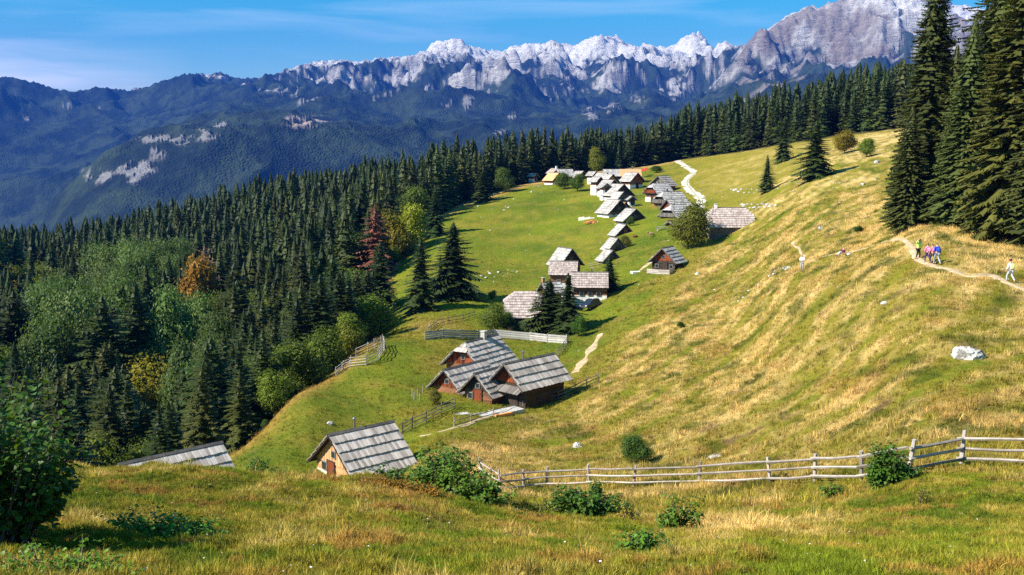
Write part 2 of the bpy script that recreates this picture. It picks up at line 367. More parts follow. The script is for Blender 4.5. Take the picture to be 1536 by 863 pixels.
def ground_colour(x, y, z):
    c = col_of(x, y); r = np.hypot(x, y)
    b = np.interp(r, [20, 60, 75, 100, 130, 160, 200, 250, 300, 400], [600, 560, 640, 845, 925, 985, 1085, 1180, 1260, 1400])
    slope = sstep(-70, 70, c - b + 60 * fbm(x / 14, y / 14, 2))          # the dry sunny slope right of the village lane
    slope = slope * sstep(33, 50, r)
    streak = STREAK(x, y, r) + .22 * fbm(x / 9, y / 9, 3) + .3 * fbm(x / 2.1, y / 2.1, 3)
    up = sstep(150, 230, r)
    # dryness by zone
    dry = .20 + .13 * fbm(x / 22, y / 22, 3) + .14 * fbm(x / 4, y / 4, 3)
    dry = dry + slope * (.36 + .62 * streak - .06 * up)
    near = 1 - sstep(34, 48, r)
    dry = dry + near * (.10 + .42 * fbm(x / 2.6, y / 2.6, 4) + .10 * fbm(x / .6, y / .6, 2))
    dry = dry + .55 * np.exp(-((c - 1120) / 150) ** 2 - ((r - 27) / 6.0) ** 2) * (1 + .8 * fbm(x / 2, y / 2, 2))
    dry = dry + .50 * np.exp(-((c - 690) / 110) ** 2 - ((r - 66) / 9) ** 2)
    dry = dry + .30 * np.exp(-((c - 1400) / 220) ** 2 - ((r - 112) / 22) ** 2)
    e = wood_edge(x, y); rim = np.exp(-((r - e + 5) / 7) ** 2) * (c < 1010)
    dry = dry + .45 * rim * (c > 560) + .2 * rim
    dry = dry + .3 * sstep(210, 300, r) * sstep(960, 1100, c) + .25 * np.exp(-((r - 118) / 12) ** 2 - ((c - 690) / 70) ** 2)
    dry = dry + .38 * np.exp(-((r - 150) / 14) ** 2 - ((c - 650) / 60) ** 2)
    t = np.clip(dry, 0, 1)
    lush = np.clip(.5 + 1.2 * fbm(x / 18 + 3, y / 18, 3), 0, 1)
    g = lerp(np.broadcast_to(GREEN, x.shape + (3,)), LUSH, lush)
    out = lerp(g, OLIVE, sstep(.10, .42, t)); out = lerp(out, STRAW, sstep(.38, .95, t))
    rust = np.clip(rim * .55 + .35 * sstep(.34, .66, fbm(x / 5 + 9, y / 5, 4)) * slope + .6 * near * sstep(.22, .6, fbm(x / 1.7 + 4, y / 1.7, 3)) + .8 * np.exp(-((c - 605) / 50) ** 2 - ((r - 30) / 3.0) ** 2), 0, .75)
    out = lerp(out, RUST, rust)
    out = lerp(out, SOIL, .8 * sstep(.62, .85, fbm(x / 3.3 + 50, y / 3.3, 4)) * (.3 + .7 * slope))
    dk = sstep(.22, .6, fbm(x / 3.7 + 20, y / 3.7 + 8, 4)); out = lerp(out, GREEN * .65, dk * .75 * (.25 + .75 * slope))
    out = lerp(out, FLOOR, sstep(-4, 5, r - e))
    return out, t

def polar_mesh(name, azs, rs, hfun, mats, cfun=None):
    A, Rr = np.meshgrid(azs, rs, indexing='ij'); x = Rr * np.sin(A); y = Rr * np.cos(A); z = hfun(x, y)
    V = np.stack([x, y, z], -1).reshape(-1, 3); na, nr = len(azs), len(rs)
    i, j = np.meshgrid(np.arange(na - 1), np.arange(nr - 1), indexing='ij'); q = i * nr + j
    Fc = np.stack([q, q + 1, q + nr + 1, q + nr], -1).reshape(-1, 4)[:, ::-1]
    cols, fl = (cfun(x, y, z) if cfun else (None, None))
    me = np_mesh(name, V, Fc, mats, True, cols, fl); return link(name, me)

t = NT('meadow_grass')
col = t.attr('gcol').outputs['Color']; w = t.world()
n1 = t.noise(3.5, 6, w, .65); n2 = t.noise(.9, 5, w); n3 = t.noise(14, 4, w)
c = t.mix(1.0, col, t.mix(t.mapr(n1, .25, .75), (.62, .62, .55), (1.40, 1.36, 1.35)), 'MULTIPLY')
c = t.mix(1.0, c, t.mix(t.mapr(n2, .3, .7), (.85, .90, .9), (1.16, 1.10, 1.1)), 'MULTIPLY')
hh = t.math('ADD', t.math('MULTIPLY', n1, .7), t.math('MULTIPLY', n3, .3))
M['grass_ground'] = t.surf(c, .95, t.bump(hh, .9, .35), .05)
def gattrs(x, y, z):
    c, tt = ground_colour(x, y, z); c = c * (1 - .45 * (1 - sstep(30, 42, np.hypot(x, y))))[..., None]   # near thatch darkened in colour, giving dark gaps between the built blades
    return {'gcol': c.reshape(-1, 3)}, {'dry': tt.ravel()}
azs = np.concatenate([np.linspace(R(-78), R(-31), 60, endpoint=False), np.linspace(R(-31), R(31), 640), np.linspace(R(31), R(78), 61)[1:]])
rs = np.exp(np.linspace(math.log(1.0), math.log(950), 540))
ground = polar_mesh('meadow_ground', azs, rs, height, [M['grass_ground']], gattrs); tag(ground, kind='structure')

# ---------------------------------------------------------------- far mountains: surveyed crest lines
CREST = [
 (1500, [(-400, 900), (200, 760), (600, 700), (1000, 560), (1500, 420)]),
 (2600, [(-400, 620), (0, 470), (200, 440), (600, 420), (1000, 340), (1500, 260)]),
 (3600, [(-400, 560), (0, 410), (45, 335), (75, 296), (110, 256), (145, 232), (180, 218), (250, 204), (330, 192), (420, 190), (520, 205), (650, 222), (800, 235), (1000, 205), (1200, 165), (1400, 150), (1700, 140)]),
 (4600, [(-400, 480), (0, 350), (100, 300), (200, 236), (300, 192), (380, 178), (420, 172), (520, 168), (650, 178), (800, 185), (1000, 180), (1100, 155), (1200, 128), (1400, 112), (1700, 100)]),
 (5600, [(-400, 300), (0, 255), (200, 225), (330, 178), (420, 160), (520, 150), (650, 142), (760, 146), (850, 158), (950, 148), (1020, 160), (1060, 140), (1100, 120), (1200, 90), (1300, 86), (1400, 86), (1700, 80)]),
 (6500, [(-400, 220), (0, 190), (200, 180), (330, 150), (430, 136), (500, 140), (560, 140), (600, 132), (620, 108), (642, 84), (665, 100), (690, 116), (760, 112), (800, 126), (850, 122), (950, 122), (1040, 132), (1066, 112), (1095, 82), (1120, 64), (1150, 47), (1175, 36), (1200, 28), (1250, 20), (1290, 18), (1330, 18), (1380, 28), (1420, 48), (1500, 62), (1700, 80)]),
 (7600, [(-400, 150), (0, 134), (40, 132), (80, 141), (130, 147), (165, 138), (200, 141), (232, 138), (270, 127), (300, 119), (318, 121), (340, 117), (360, 127), (385, 125), (430, 110), (470, 101), (520, 104), (560, 106), (600, 104), (630, 96), (650, 92), (700, 98), (760, 104), (800, 98), (830, 90), (860, 104), (900, 98), (960, 104), (1000, 98), (1060, 102), (1100, 100), (1200, 90), (1700, 100)]),
 (9000, [(-400, 190), (400, 135), (440, 112), (470, 101), (500, 99), (520, 98), (545, 100), (575, 93), (600, 91), (625, 88), (640, 82), (650, 72), (662, 66), (678, 62), (692, 63), (703, 75), (730, 76), (760, 77), (775, 72), (795, 69), (812, 71), (825, 66), (845, 71), (865, 72), (875, 66), (890, 61), (905, 60), (920, 57), (935, 63), (950, 71), (975, 76), (990, 76), (1005, 72), (1018, 62), (1030, 55), (1040, 56), (1052, 66), (1064, 82), (1070, 74), (1080, 71), (1090, 77), (1100, 88), (1150, 90), (1300, 60), (1700, 90)]),
 (11000, [(-400, 220), (400, 160), (1200, 100), (1270, 50), (1292, 18), (1300, 9), (1312, 2), (1325, -3), (1335, -1), (1345, 5), (1358, 6), (1368, 0), (1380, 4), (1392, 16), (1402, 22), (1412, 32), (1430, 36), (1460, 44), (1700, 80)]),
 (13000, [(-400, 260), (1700, 200)]),
]
_cr = np.array([c[0] for c in CREST], float)
def mheight(x, y, detail=True):
    r = np.hypot(x, y); c = 768 + F_PX * x / np.maximum(y, 1); sh = x.shape
    jag = 1.5 * perlin(c / 23, c * 0) + 1.0 * perlin(c / 9, c * 0 + 5)
    T = []
    for R0, kn in CREST:
        a = [k[0] for k in kn]; p = [k[1] for k in kn]
        T.append(np.interp(c + (0 if R0 >= 6500 else jag * 3), a, p))
    T = np.stack([(240 - q) / F_PX * R0 for q, (R0, _) in zip(T, CREST)], 0)     # crest heights in metres
    wob = r * (1 + .035 * fbm(x / 900, y / 900, 3) * sstep(1500, 2600, r) )
    k = np.clip(np.searchsorted(_cr, wob.ravel()) - 1, 0, len(_cr) - 2).reshape(sh)
    f = np.clip((wob - _cr[k]) / (_cr[k + 1] - _cr[k]), 0, 1); f = f * .6 + (f * f * (3 - 2 * f)) * .4
    Z = np.take_along_axis(T, k[None], 0)[0] * (1 - f) + np.take_along_axis(T, (k + 1)[None], 0)[0] * f
    crest = 4 * f * (1 - f)
    high = sstep(200, 650, Z)
    amp = sstep(1400, 3000, r)
    bell = lambda R0, w: np.exp(-((wob - R0) / w) ** 2)
    keep = 1 - .80 * np.clip(bell(9000, 420) + bell(11000, 500) + bell(7600, 300) + bell(6500, 330) * sstep(1060, 1110, c), 0, 1)
    rg = ridged(x / 1150, y / 1150, 6)
    Z = Z + amp * keep * (130 * (rg - 1.0) * (.45 + .55 * crest) * (.55 + .75 * high))
    rg2 = ridged(x / 330 + 7, y / 330, 4); Z = Z + amp * (.35 + .65 * keep) * (38 * (rg2 - .9) * (.25 + .85 * high))
    rib = ridged(c / 34 + .9 * fbm(x / 700, y / 700, 2), r / 1400, 3); Z = Z + amp * high * (.4 + .6 * keep) * 20 * (rib - .9)
    tm = (T / _cr[:, None].reshape((-1,) + (1,) * len(sh))).max(0) + .0008 * fbm(c / 6, r / 700, 3); cap = tm * r; Z = np.where(r > 2600, cap - np.logaddexp(0, (cap - Z) / 14.0) * 14.0 * 1.0 + 0, Z)
    if detail: Z = Z + amp * (.3 + high) * (16 * (ridged(x / 120 + 3, y / 120, 3) - 1.0) + 7 * fbm(x / 45, y / 45, 2))
    return Z
PATCH = [(205, 255, 26, 13), (150, 262, 20, 10), (240, 230, 12, 10), (462, 186, 30, 9), (335, 190, 10, 5), (300, 205, 30, 8), (672, 156, 9, 10), (704, 156, 8, 12), (885, 172, 12, 8), (915, 166, 16, 9), (955, 152, 12, 5), (820, 152, 6, 9), (843, 138, 16, 8), (770, 178, 6, 5), (753, 200, 9, 4), (50, 182, 5, 8), (260, 212, 40, 6), (420, 140, 26, 3)]
def mattrs(x, y, z):
    gx = np.gradient(z, axis=0) ; gy = np.gradient(z, axis=1)
    r = np.hypot(x, y); dr = np.gradient(r, axis=1); da = r * (azm[1] - azm[0])
    sl = np.hypot(gx / da, gy / dr)
    n = fbm(x / 420, y / 420, 5); n2_ = fbm(x / 130 + 4, y / 130, 4)
    c = 768 + F_PX * x / np.maximum(y, 1); row = 240 - z / r * F_PX
    rock = sstep(-90, 90, z - 690 + 400 * n + 160 * n2_ + 120 * perlin(c / 5, z / 260) + 160 * (sl - .8) + 120 * sstep(8500, 9000, r) - 190 * sstep(450, 300, c) )
    right = sstep(1060, 1120, c) * (r < 7000)
    rock = np.maximum(rock, right * sstep(-60, 60, z - 520 + 280 * n + 200 * n2_))
    rock = np.maximum(rock, sstep(760, 900, z + 100 * n2_))
    for pc, pr, wc, wr in PATCH:
        g = np.exp(-((c - pc) / wc) ** 2 - ((row - pr) / wr) ** 2)
        rock = np.maximum(rock, .75 * sstep(.12, .50, g * (.40 + 1.0 * n2_ + .4 * n + .9 * fbm(x / 45, y / 45, 3) + .5 * perlin(c / 2.2, row / 14))))
    tan = np.clip(.4 + 1.4 * n, 0, 1) * right
    base = np.array([.58, .55, .53]); base2 = np.array([.22, .21, .205]); heath = np.array([.20, .155, .125]); wood_ = np.array([.012, .020, .018]); wood2 = np.array([.030, .045, .026])
    shade = np.clip(.5 + .9 * fbm(x / 75, y / 75, 3) + .5 * n + .7 * perlin(z / 22 + 2 * n, (x + y) / 500), 0, 1)  # noise and strata tones put light-and-shade contrast into the rock colour
    rc = lerp(np.broadcast_to(base2, x.shape + (3,)), base, shade); rc = lerp(rc, np.array([.78, .75, .73]), sstep(650, 900, z) * .8)
    rc = lerp(rc, heath, .8 * np.clip(tan + .25 * right, 0, 1) * (z < 1050) * sstep(.0, .5, n + .3))
    wc_ = lerp(np.broadcast_to(wood_, x.shape + (3,)), wood2, np.clip(.45 + 1.5 * fbm(x / 220, y / 220, 5) + .5 * perlin(x / 25, y / 25), 0, 1))
    lowr = sstep(560, 380, z) * (1 - right); rc = lerp(rc, np.array([.30, .29, .28]), .8 * lowr)
    pale = np.exp(-((c - 462) / 34) ** 2 - ((row - 186) / 10) ** 2)
    rc = lerp(rc, np.array([.55, .42, .34]), pale)
    return {'gcol': lerp(wc_, rc, rock).reshape(-1, 3)}, {'rock': rock.ravel()}
t = NT('mountain_side'); w = t.world(); g = t.attr('gcol').outputs['Color']; rk = t.attr('rock').outputs['Fac']
vor = t.n('ShaderNodeTexVoronoi', {'Vector': w, 'Scale': .12}); vd = vor.outputs['Distance']
cb = t.mix(1.0, g, t.mix(t.mapr(t.noise(.03, 5, w, .7), .3, .7), (.72, .72, .74), (1.3, 1.3, 1.27)), 'MULTIPLY')
sr = t.n('ShaderNodeMapping', {'Vector': w, 'Scale': (.012, .012, .05)}).outputs[0]
hrock = t.math('MULTIPLY', t.noise(1.0, 8, sr, .68), 60.0)
hwood = t.math('MULTIPLY', t.math('SUBTRACT', 1.0, vd), 6.0)
hm = t.n('ShaderNodeMix', data_type='FLOAT'); t.t.links.new(rk, hm.inputs[0]); t.t.links.new(hwood, hm.inputs[2]); t.t.links.new(hrock, hm.inputs[3])
M['mountain'] = t.surf(cb, .95, t.bump(hm.outputs[0], 1.0, 1.0), .03)
azm = np.linspace(R(-34), R(34), 860); rm = np.exp(np.concatenate([np.linspace(math.log(860), math.log(3000), 40, endpoint=False), np.linspace(math.log(3000), math.log(11600), 380), [math.log(12900)]]))
def mh(x, y):
    z = mheight(x, y); r = np.hypot(x, y); return np.where(r < 1500, np.minimum(z, height(x, y, False) - 8) if False else z, z)
mountains = polar_mesh('mountains', azm, rm, mh, [M['mountain']], mattrs); tag(mountains, kind='structure')
# valley floor that carries the land out to the horizon on every side
me = bpy.data.meshes.new('valley_floor'); q = 15000
me.from_pydata([(-q, -3000, -760), (q, -3000, -760), (q, 15500, -760), (-q, 15500, -760)], [], [(0, 1, 2, 3)])
me.materials.append(plain('valley_woods', (.03, .055, .03), .95, .4, .004)); me.materials[0] and None
tag(link('valley_ground', me), kind='structure')

# ---------------------------------------------------------------- haze
hz = bpy.data.meshes.new('haze'); mb = MB(); mb.box((-15500, -3500, -800), (15500, 15900, 1950)); hz = mb.mesh('haze', [])
t = NT('haze_air'); t.mat.node_tree.nodes.remove(t.out) ; t.out = t.t.nodes.new('ShaderNodeOutputMaterial')
pv = t.n('ShaderNodeVolumePrincipled', {'Color': (.035, .17, .82, 1), 'Density': 5.8e-5, 'Anisotropy': .0})
t.t.links.new(pv.outputs[0], t.out.inputs['Volume']); hz.materials.clear(); hz.materials.append(t.mat)
tag(link('haze', hz), kind='stuff')
# ---------------------------------------------------------------- vegetation meshes
rng = random.Random(11)
def tri_mesh_from(V, T, name, mats, tones, midx, smooth=False):
    return np_mesh(name, np.array(V), np.array(T), mats, smooth, None, {'tone': tones}, midx)
def taper_trunk(H, r0, top=.97, n=7, seg=6, lean=0):
    V, Fc = [], []
    for i in range(seg + 1):
        z = -.05 * H + (H * top + .05 * H) * i / seg; r = max(.0006, r0 * (1 - i / seg) ** .85) * (1.35 if i == 0 else 1)
        for k in range(n): V.append((r * math.cos(6.2832 * k / n) + lean * z, r * math.sin(6.2832 * k / n), z))
    for i in range(seg):
        for k in range(n):
            a, b = i * n + k, i * n + (k + 1) % n; Fc += [(a, b, b + n), (a, b + n, a + n)]
    return V, Fc
def spruce_mesh(seed, H, Rb, whorls, nb, twigs, z0=.04, sparse=0.0, power=.85, hang=0.0, wid=1.0, core=0.0):
    """boughs in whorls, each a drooping spine fringed with twigs; returns verts, tris, tones"""
    g = random.Random(seed); V, T, tn = [], [], []
    def tri(a, b, c, t): n = len(V); V.extend((a, b, c)); T.append((n, n + 1, n + 2)); tn.append(t)
    lop = [g.uniform(.8, 1.2) for _ in range(9)]
    for w in range(whorls):
        f = (w + g.uniform(-.35, .35)) / whorls; f = min(max(f, 0), 1)
        z = H * (z0 + (.985 - z0) * f ** .93)
        Lb = Rb * max(.03, (1 - f)) ** power * (1 if f > .07 else .72 + 4 * f)
        cnt = max(3, int(nb * (1 - .45 * f)))
        a0 = g.uniform(0, 6.28)
        zc = z
        for b in range(cnt):
            if g.random() < sparse: continue
            z = min(H * .985, zc + g.uniform(-.6, .6) * H / whorls)
            a = a0 + 6.2832 * b / cnt + g.uniform(-.3, .3)
            L = Lb * g.uniform(.55, 1.15) * lop[int(a / 6.2832 * 9) % 9]
            L = min(L, H * .97 - z + .25 * H * .1) if f > .9 else L
            rise = .55 * f - .20; droop = (.42 - .25 * f) * g.uniform(.7, 1.3); tip = .14
            ca, sa = math.cos(a), math.sin(a)
            def P(s, side=0, dz=0):
                rr = L * s; zz = z + rr * rise - droop * L * s * s + tip * L * s ** 4 + dz
                return (ca * rr - sa * side, sa * rr + ca * side, zz)
            bt = g.uniform(.1, .9)
            tw = max(2, int(twigs * (.5 + .5 * (1 - f))))
            wmax = L * .34 * wid
            # core of the bough
            tri(P(.02), P(.55, wmax * .25, -.02 * L), P(1.0), bt * .6); tri(P(.02), P(1.0), P(.55, -wmax * .25, -.02 * L), bt * .6)
            for k in range(tw):
                s = (k + .6) / tw; s = .12 + .88 * s
                ww = wmax * (1 - .55 * s) * g.uniform(.7, 1.3); st = L * .95 / tw
                for sd in (1, -1):
                    q0 = P(s - .10); q1 = P(min(1, s + .55 / tw)); q2 = P(min(1.05, s + .16), sd * ww, -ww * (.22 + hang * g.uniform(.3, 1)))
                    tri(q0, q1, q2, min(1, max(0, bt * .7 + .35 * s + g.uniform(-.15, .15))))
                if hang:
                    q0 = P(s - .06); q1 = P(s + .06); q2 = P(s, g.uniform(-.1, .1) * L, -hang * L * g.uniform(.12, .3))
                    tri(q0, q1, q2, bt * .5 + g.uniform(0, .3))
    # dense inner needles: a ragged cone that closes the heart of the crown
    if core:
        nR = max(10, int(whorls * .62)); nK = 9 if whorls < 50 else 17
        for ring in range(nR):
            fa = ring / nR; za = H * (z0 * .6 + (1 - z0) * fa); zb = min(H, za + H * 1.7 / nR); ra = Rb * max(.03, 1 - fa) ** power * core
            for k in range(nK):
                a = 6.2832 * k / nK + g.uniform(-.3, .3) + ring; ro = ra * g.uniform(.75, 1.25)
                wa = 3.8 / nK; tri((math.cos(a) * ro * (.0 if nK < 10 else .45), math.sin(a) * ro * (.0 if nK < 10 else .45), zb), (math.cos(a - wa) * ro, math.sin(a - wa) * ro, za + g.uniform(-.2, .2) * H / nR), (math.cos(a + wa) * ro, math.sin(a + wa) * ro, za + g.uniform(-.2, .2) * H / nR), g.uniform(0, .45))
    # leader
    for k in range(5):
        a = k * 1.256; tri((0, 0, H), (math.cos(a) * .05 * Rb, math.sin(a) * .05 * Rb, H * .955), (math.cos(a + 1.2) * .05 * Rb, math.sin(a + 1.2) * .05 * Rb, H * .95), .6)
    return V, T, tn
def spruce_pair(seed, H, Rb, whorls, nb, twigs, mat, **k):
    V, T, tn = spruce_mesh(seed, H, Rb, whorls, nb, twigs, **k)
    crown = tri_mesh_from(V, T, 'crown', [mat], tn, [0] * len(T))
    tv, tf = taper_trunk(H, H * .013); trunk = tri_mesh_from(tv, tf, 'trunk', [M['bark']], [.5] * len(tf), [0] * len(tf), True)
    return trunk, crown, (V, T, tn, tv, tf)
def crown_mesh(seed, H, W, n, leaf, z0=.22, lobes=9, flat=1.0, tonebias=0.0):
    """broad-leaved crown: leaf-sized faces on several uneven lobes plus loose ones in the gaps"""
    g = np.random.RandomState(seed); V, T, tn = [], [], []
    cs = []
    for i in range(lobes):
        a = g.rand() * 6.28; h = z0 + (1 - z0) * (.25 + .6 * (i + .5) / lobes); rr = W * .5 * (.62 * math.sin(math.pi * min(1, max(.12, (h - z0) / (1 - z0) * .86 + .07)))) * (g.rand() ** .4)
        cs.append((rr * math.cos(a), rr * math.sin(a), H * h, W * (.19 + .12 * g.rand())))
    cs.append((0, 0, H * (z0 + (1 - z0) * .48), W * .36))
    tot = sum(c[3] ** 2 for c in cs)
    for (cx, cy, cz, cr) in cs:
        m = int(n * cr * cr / tot); d = g.normal(size=(m, 3)); d /= np.linalg.norm(d, axis=1)[:, None]
        ph = g.rand(3) * 9
        bumpy = 1 + .22 * np.sin(d[:, 0] * 5 + ph[0]) * np.sin(d[:, 1] * 5 + ph[1]) + .16 * np.sin(d[:, 2] * 9 + ph[2]) + .10 * g.normal(size=m)
        inner = g.rand(m) < .2; depth = np.where(inner, .35 + .35 * g.rand(m), .84 + .2 * g.rand(m))
        p = np.array([cx, cy, cz]) + d * (cr * bumpy * depth)[:, None] * np.array([1, 1, .85 * flat])
        nn = d + g.normal(size=(m, 3)) * .55 + np.array([0, 0, .35]); nn /= np.linalg.norm(nn, axis=1)[:, None]
        u = np.cross(nn, g.normal(size=(m, 3))); u /= np.linalg.norm(u, axis=1)[:, None] + 1e-9; v = np.cross(nn, u)
        sz = leaf * (.6 + .8 * g.rand(m)) * np.where(inner, 2.6, 1); lt = g.rand() * .45
        k = len(V) if isinstance(V, list) else 0
        quad = np.stack([p + u * sz[:, None], p + v * sz[:, None] * .6, p - u * sz[:, None], p - v * sz[:, None] * .6], 1).reshape(-1, 3)
        base = sum(len(q) for q in V); V.append(quad); idx = base + np.arange(m)[:, None] * 4
        T.append(np.concatenate([idx + np.array([0, 1, 2, 3])], 1)); tn.append(np.clip(lt + .55 * g.rand(m) + tonebias, 0, 1))
    return np.concatenate(V), np.concatenate(T), np.concatenate(tn)
def limbs(seed, H, W, mat, z0=.22):
    mb = MB(); g = random.Random(seed); mb.tube([(0, 0, -.05 * H), (0, 0, H * .3), (g.uniform(-.03, .03) * H, 0, H * .75)], [H * .028, H * .02, H * .006], 7)
    for k in range(6):
        a = k * 1.05 + g.uniform(-.3, .3); zb = H * (.2 + .07 * k)
        mb.tube([(0, 0, zb), (math.cos(a) * W * .16, math.sin(a) * W * .16, zb + H * .12), (math.cos(a) * W * .34, math.sin(a) * W * .34, zb + H * .26)], [H * .012, H * .008, H * .003], 5)
    return mb
def broad_pair(seed, H, W, n, leaf, mat, bark='bark', **k):
    V, T, tn = crown_mesh(seed, H, W, n, leaf, **k)
    crown = np_mesh('crown', V, T, [mat], False, None, {'tone': tn}, [0] * len(T))
    mb = limbs(seed, H, W, mat); return mb.mesh('trunk', M[bark], True), crown, (V, T, tn, mb)

# shared shapes: unit height so that copies only scale
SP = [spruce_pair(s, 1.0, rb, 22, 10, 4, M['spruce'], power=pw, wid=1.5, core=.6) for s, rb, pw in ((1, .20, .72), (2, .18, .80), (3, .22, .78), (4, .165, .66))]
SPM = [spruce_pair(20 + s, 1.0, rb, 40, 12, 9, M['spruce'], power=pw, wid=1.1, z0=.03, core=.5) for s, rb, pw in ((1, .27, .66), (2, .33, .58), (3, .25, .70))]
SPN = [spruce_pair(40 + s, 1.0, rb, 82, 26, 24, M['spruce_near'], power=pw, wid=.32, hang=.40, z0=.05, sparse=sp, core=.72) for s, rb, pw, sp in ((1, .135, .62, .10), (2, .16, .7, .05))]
SPT = [spruce_pair(60, 1.0, .12, 66, 16, 16, M['spruce_near'], power=.55, wid=.5, hang=.4, z0=.10, sparse=.34)]
SPD = [spruce_pair(70, 1.0, .26, 30, 9, 7, M['dead'], power=.5, wid=1.0, sparse=.12, core=.35)]
BR = [broad_pair(80 + s, 1.0, w, 6500, .0165, M['leaf'], 'palebark') for s, w in ((1, .95), (2, .8), (3, 1.1))]
BRM = [broad_pair(90 + s, 1.0, w, 9000, .019, M['leaf'], z0=zz, lobes=12) for s, w, zz in ((1, .95, .06), (2, 1.15, .03))]

def place_tree(kind, x, y, H, label, cat='tree', name='spruce_tree', color=None, group=None, wide=1.0, sink=0.0, parts=True):
    trunk, crown = kind[0], kind[1]
    root = thing(name, label, cat, (x, y, gz(x, y) - sink), rng.uniform(0, 6.28), group)
    root.scale = (H * wide, H * wide, H)
    a = link('trunk', trunk, root); b = link('crown', crown, root)
    if color: b.color = tuple(color) + (1,)
    return root
def tree_px(kind, px, py, hpx, label, rmin=40, **k):
    p = at(px, py, rmin); r = math.hypot(p[0], p[1]); return place_tree(kind, p[0], p[1], hpx * r / F_PX * 1.01, label, **k)

def tree_top(kind, px, r, row, label, **k):
    q = atr(px, r); return place_tree(kind, q[0], q[1], (240 - row) / F_PX * r - q[2], label, **k)
# ---------------------------------------------------------------- single trees
tree_px(SPM[0], 632, 466, 112, 'slim dark spruce on the meadow edge, left of the broad dense one', name='spruce_tree', wide=1.1)
tree_px(SPM[1], 681, 449, 116, 'broad dense spruce on the meadow edge with a long shadow on the grass', wide=1.12)
tree_px(SPM[2], 661, 442, 60, 'narrow yellow-green spruce tucked behind the broad meadow-edge spruce', wide=.8, color=(1.5, 1.35, .8))
tree_px(SPM[1], 572, 470, 108, 'spruce at the wood edge left of the slim meadow spruce', wide=.9)
tree_top(SPM[0], 655, 256, 277, 'young bluish spruce at the wood edge right of the yellow-green maple', color=(.8, 1, 1.1))
tree_top(SPD[0], 566, 223, 304, 'reddish brown dying spruce at the wood edge', name='dead_spruce', color=(1, .95, 1), wide=1.2)
tree_top(BRM[0], 617, 242, 306, 'bright yellow-green maple at the wood edge beside the reddish dying spruce', name='maple_tree', color=(2.6, 2.0, .5), wide=.9)
tree_top(BRM[1], 594, 240, 318, 'small golden tree between the reddish spruce and the yellow-green maple', name='maple_tree', color=(2.4, 1.3, .4), wide=.9)
tree_px(SPM[1], 725, 303, 47, 'squat dark spruce at the top rim of the meadow', wide=1.15)
tree_px(BRM[0], 758, 289, 36, 'round green tree right of the squat dark spruce on the rim', name='broadleaf_tree', color=(1.1, 1.1, .7))
tree_px(BRM[1], 745, 286, 28, 'small olive tree between the squat spruce and the round green tree', name='broadleaf_tree', color=(1.5, 1.15, .6))
tree_px(SPM[0], 1175, 243, 64, 'solitary spruce on the upper pasture, tallest of three near the tree line', wide=.95)
tree_px(SPM[1], 1222, 269, 82, 'broad solitary spruce on the upper pasture with rocks below it', wide=1.1)
tree_px(SPM[2], 1150, 289, 54, 'small spruce beside the ring of old stones on the pasture', wide=1.15)
tree_px(BRM[1], 1267, 230, 30, 'small orange autumn tree on the upper pasture', name='autumn_tree', color=(2.6, 1.25, .4))
tree_px(BRM[0], 1300, 236, 26, 'low green bushy tree right of the orange autumn tree', name='broadleaf_tree', color=(1.3, 1.3, .6), wide=1.2)
tree_px(BRM[0], 1110, 216, 22, 'small olive tree in front of the dark spruce line', name='broadleaf_tree', color=(1.7, 1.2, .5))
tree_px(SPM[2], 1090, 217, 36, 'short spruce standing out in front of the upper spruce line')
tree_px(BRM[0], 895, 262, 40, 'yellowing birch behind the top row of village roofs', name='birch_tree', color=(2.2, 1.5, .55), wide=.75)
tree_px(BRM[1], 847, 284, 24, 'round olive tree left of the pair by the orange roof', name='broadleaf_tree', color=(1.0, 1.0, .55), rmin=200)
tree_px(BRM[0], 866, 288, 26, 'round green tree below the orange roof at the village top', name='broadleaf_tree', color=(.95, 1.05, .55), wide=1.1, rmin=200)
tree_px(BRM[1], 1031, 375, 66, 'large round maple turning brown between the village and the long hip-roofed house', name='maple_tree', color=(1.15, .85, .38), wide=.86)
tree_px(SPM[1], 824, 502, 84, 'broad spruce in front of the hip-roofed farmhouse by the plank fence', wide=1.5, color=(1.15, 1.0, .8))
tree_px(SPM[0], 852, 500, 92, 'taller spruce beside the parked car and the plank fence', wide=1.35)
tree_px(BRM[0], 868, 505, 30, 'low green shrub at the foot of the spruces by the plank fence', name='shrub', cat='shrub', color=(.8, 1.2, .5), wide=1.0)
tree_px(SPM[2], 914, 438, 58, 'small spruce at the corner of the long low barn', wide=1.5, color=(.85, 1.0, .9))
tree_px(BRM[1], 737, 499, 42, 'rounded bush above the pale plank fence, reddish at the top', name='bush', cat='bush', color=(1.0, .95, .5), wide=1.0)
tree_px(BRM[0], 760, 498, 30, 'dark green bush under the eaves of the hip-roofed farmhouse', name='bush', cat='bush', color=(.7, .9, .5))
tree_px(BRM[0], 780, 500, 15, 'low hedge clump along the wall of the hip-roofed farmhouse', name='bush', cat='bush', color=(.9, 1.0, .5), wide=2.2)
tree_px(BRM[1], 738, 450, 14, 'little yellow-green bush left of the hip-roofed farmhouse', name='bush', cat='bush', color=(1.4, 1.3, .6), wide=1.0)
tree_px(BRM[1], 958, 694, 42, 'dark round juniper bush alone on the dry slope above the rail fence', name='juniper_bush', cat='bush', color=(.55, .75, .5), wide=1.15, rmin=60)
tree_px(BRM[0], 652, 608, 24, 'brownish bush at the corner of the left hut of the cluster', name='bush', cat='bush', color=(1.8, 1.1, .7), wide=1.1, rmin=60)
tree_px(BRM[0], 397, 643, 13, 'small bush beside a white stone on the lower meadow', name='bush', cat='bush', color=(.8, 1, .6), wide=1.1, rmin=60)
tree_px(BRM[1], 365, 655, 10, 'smallest bush on the lower meadow edge', name='bush', cat='bush', color=(.8, 1, .6), wide=1.1, rmin=60)
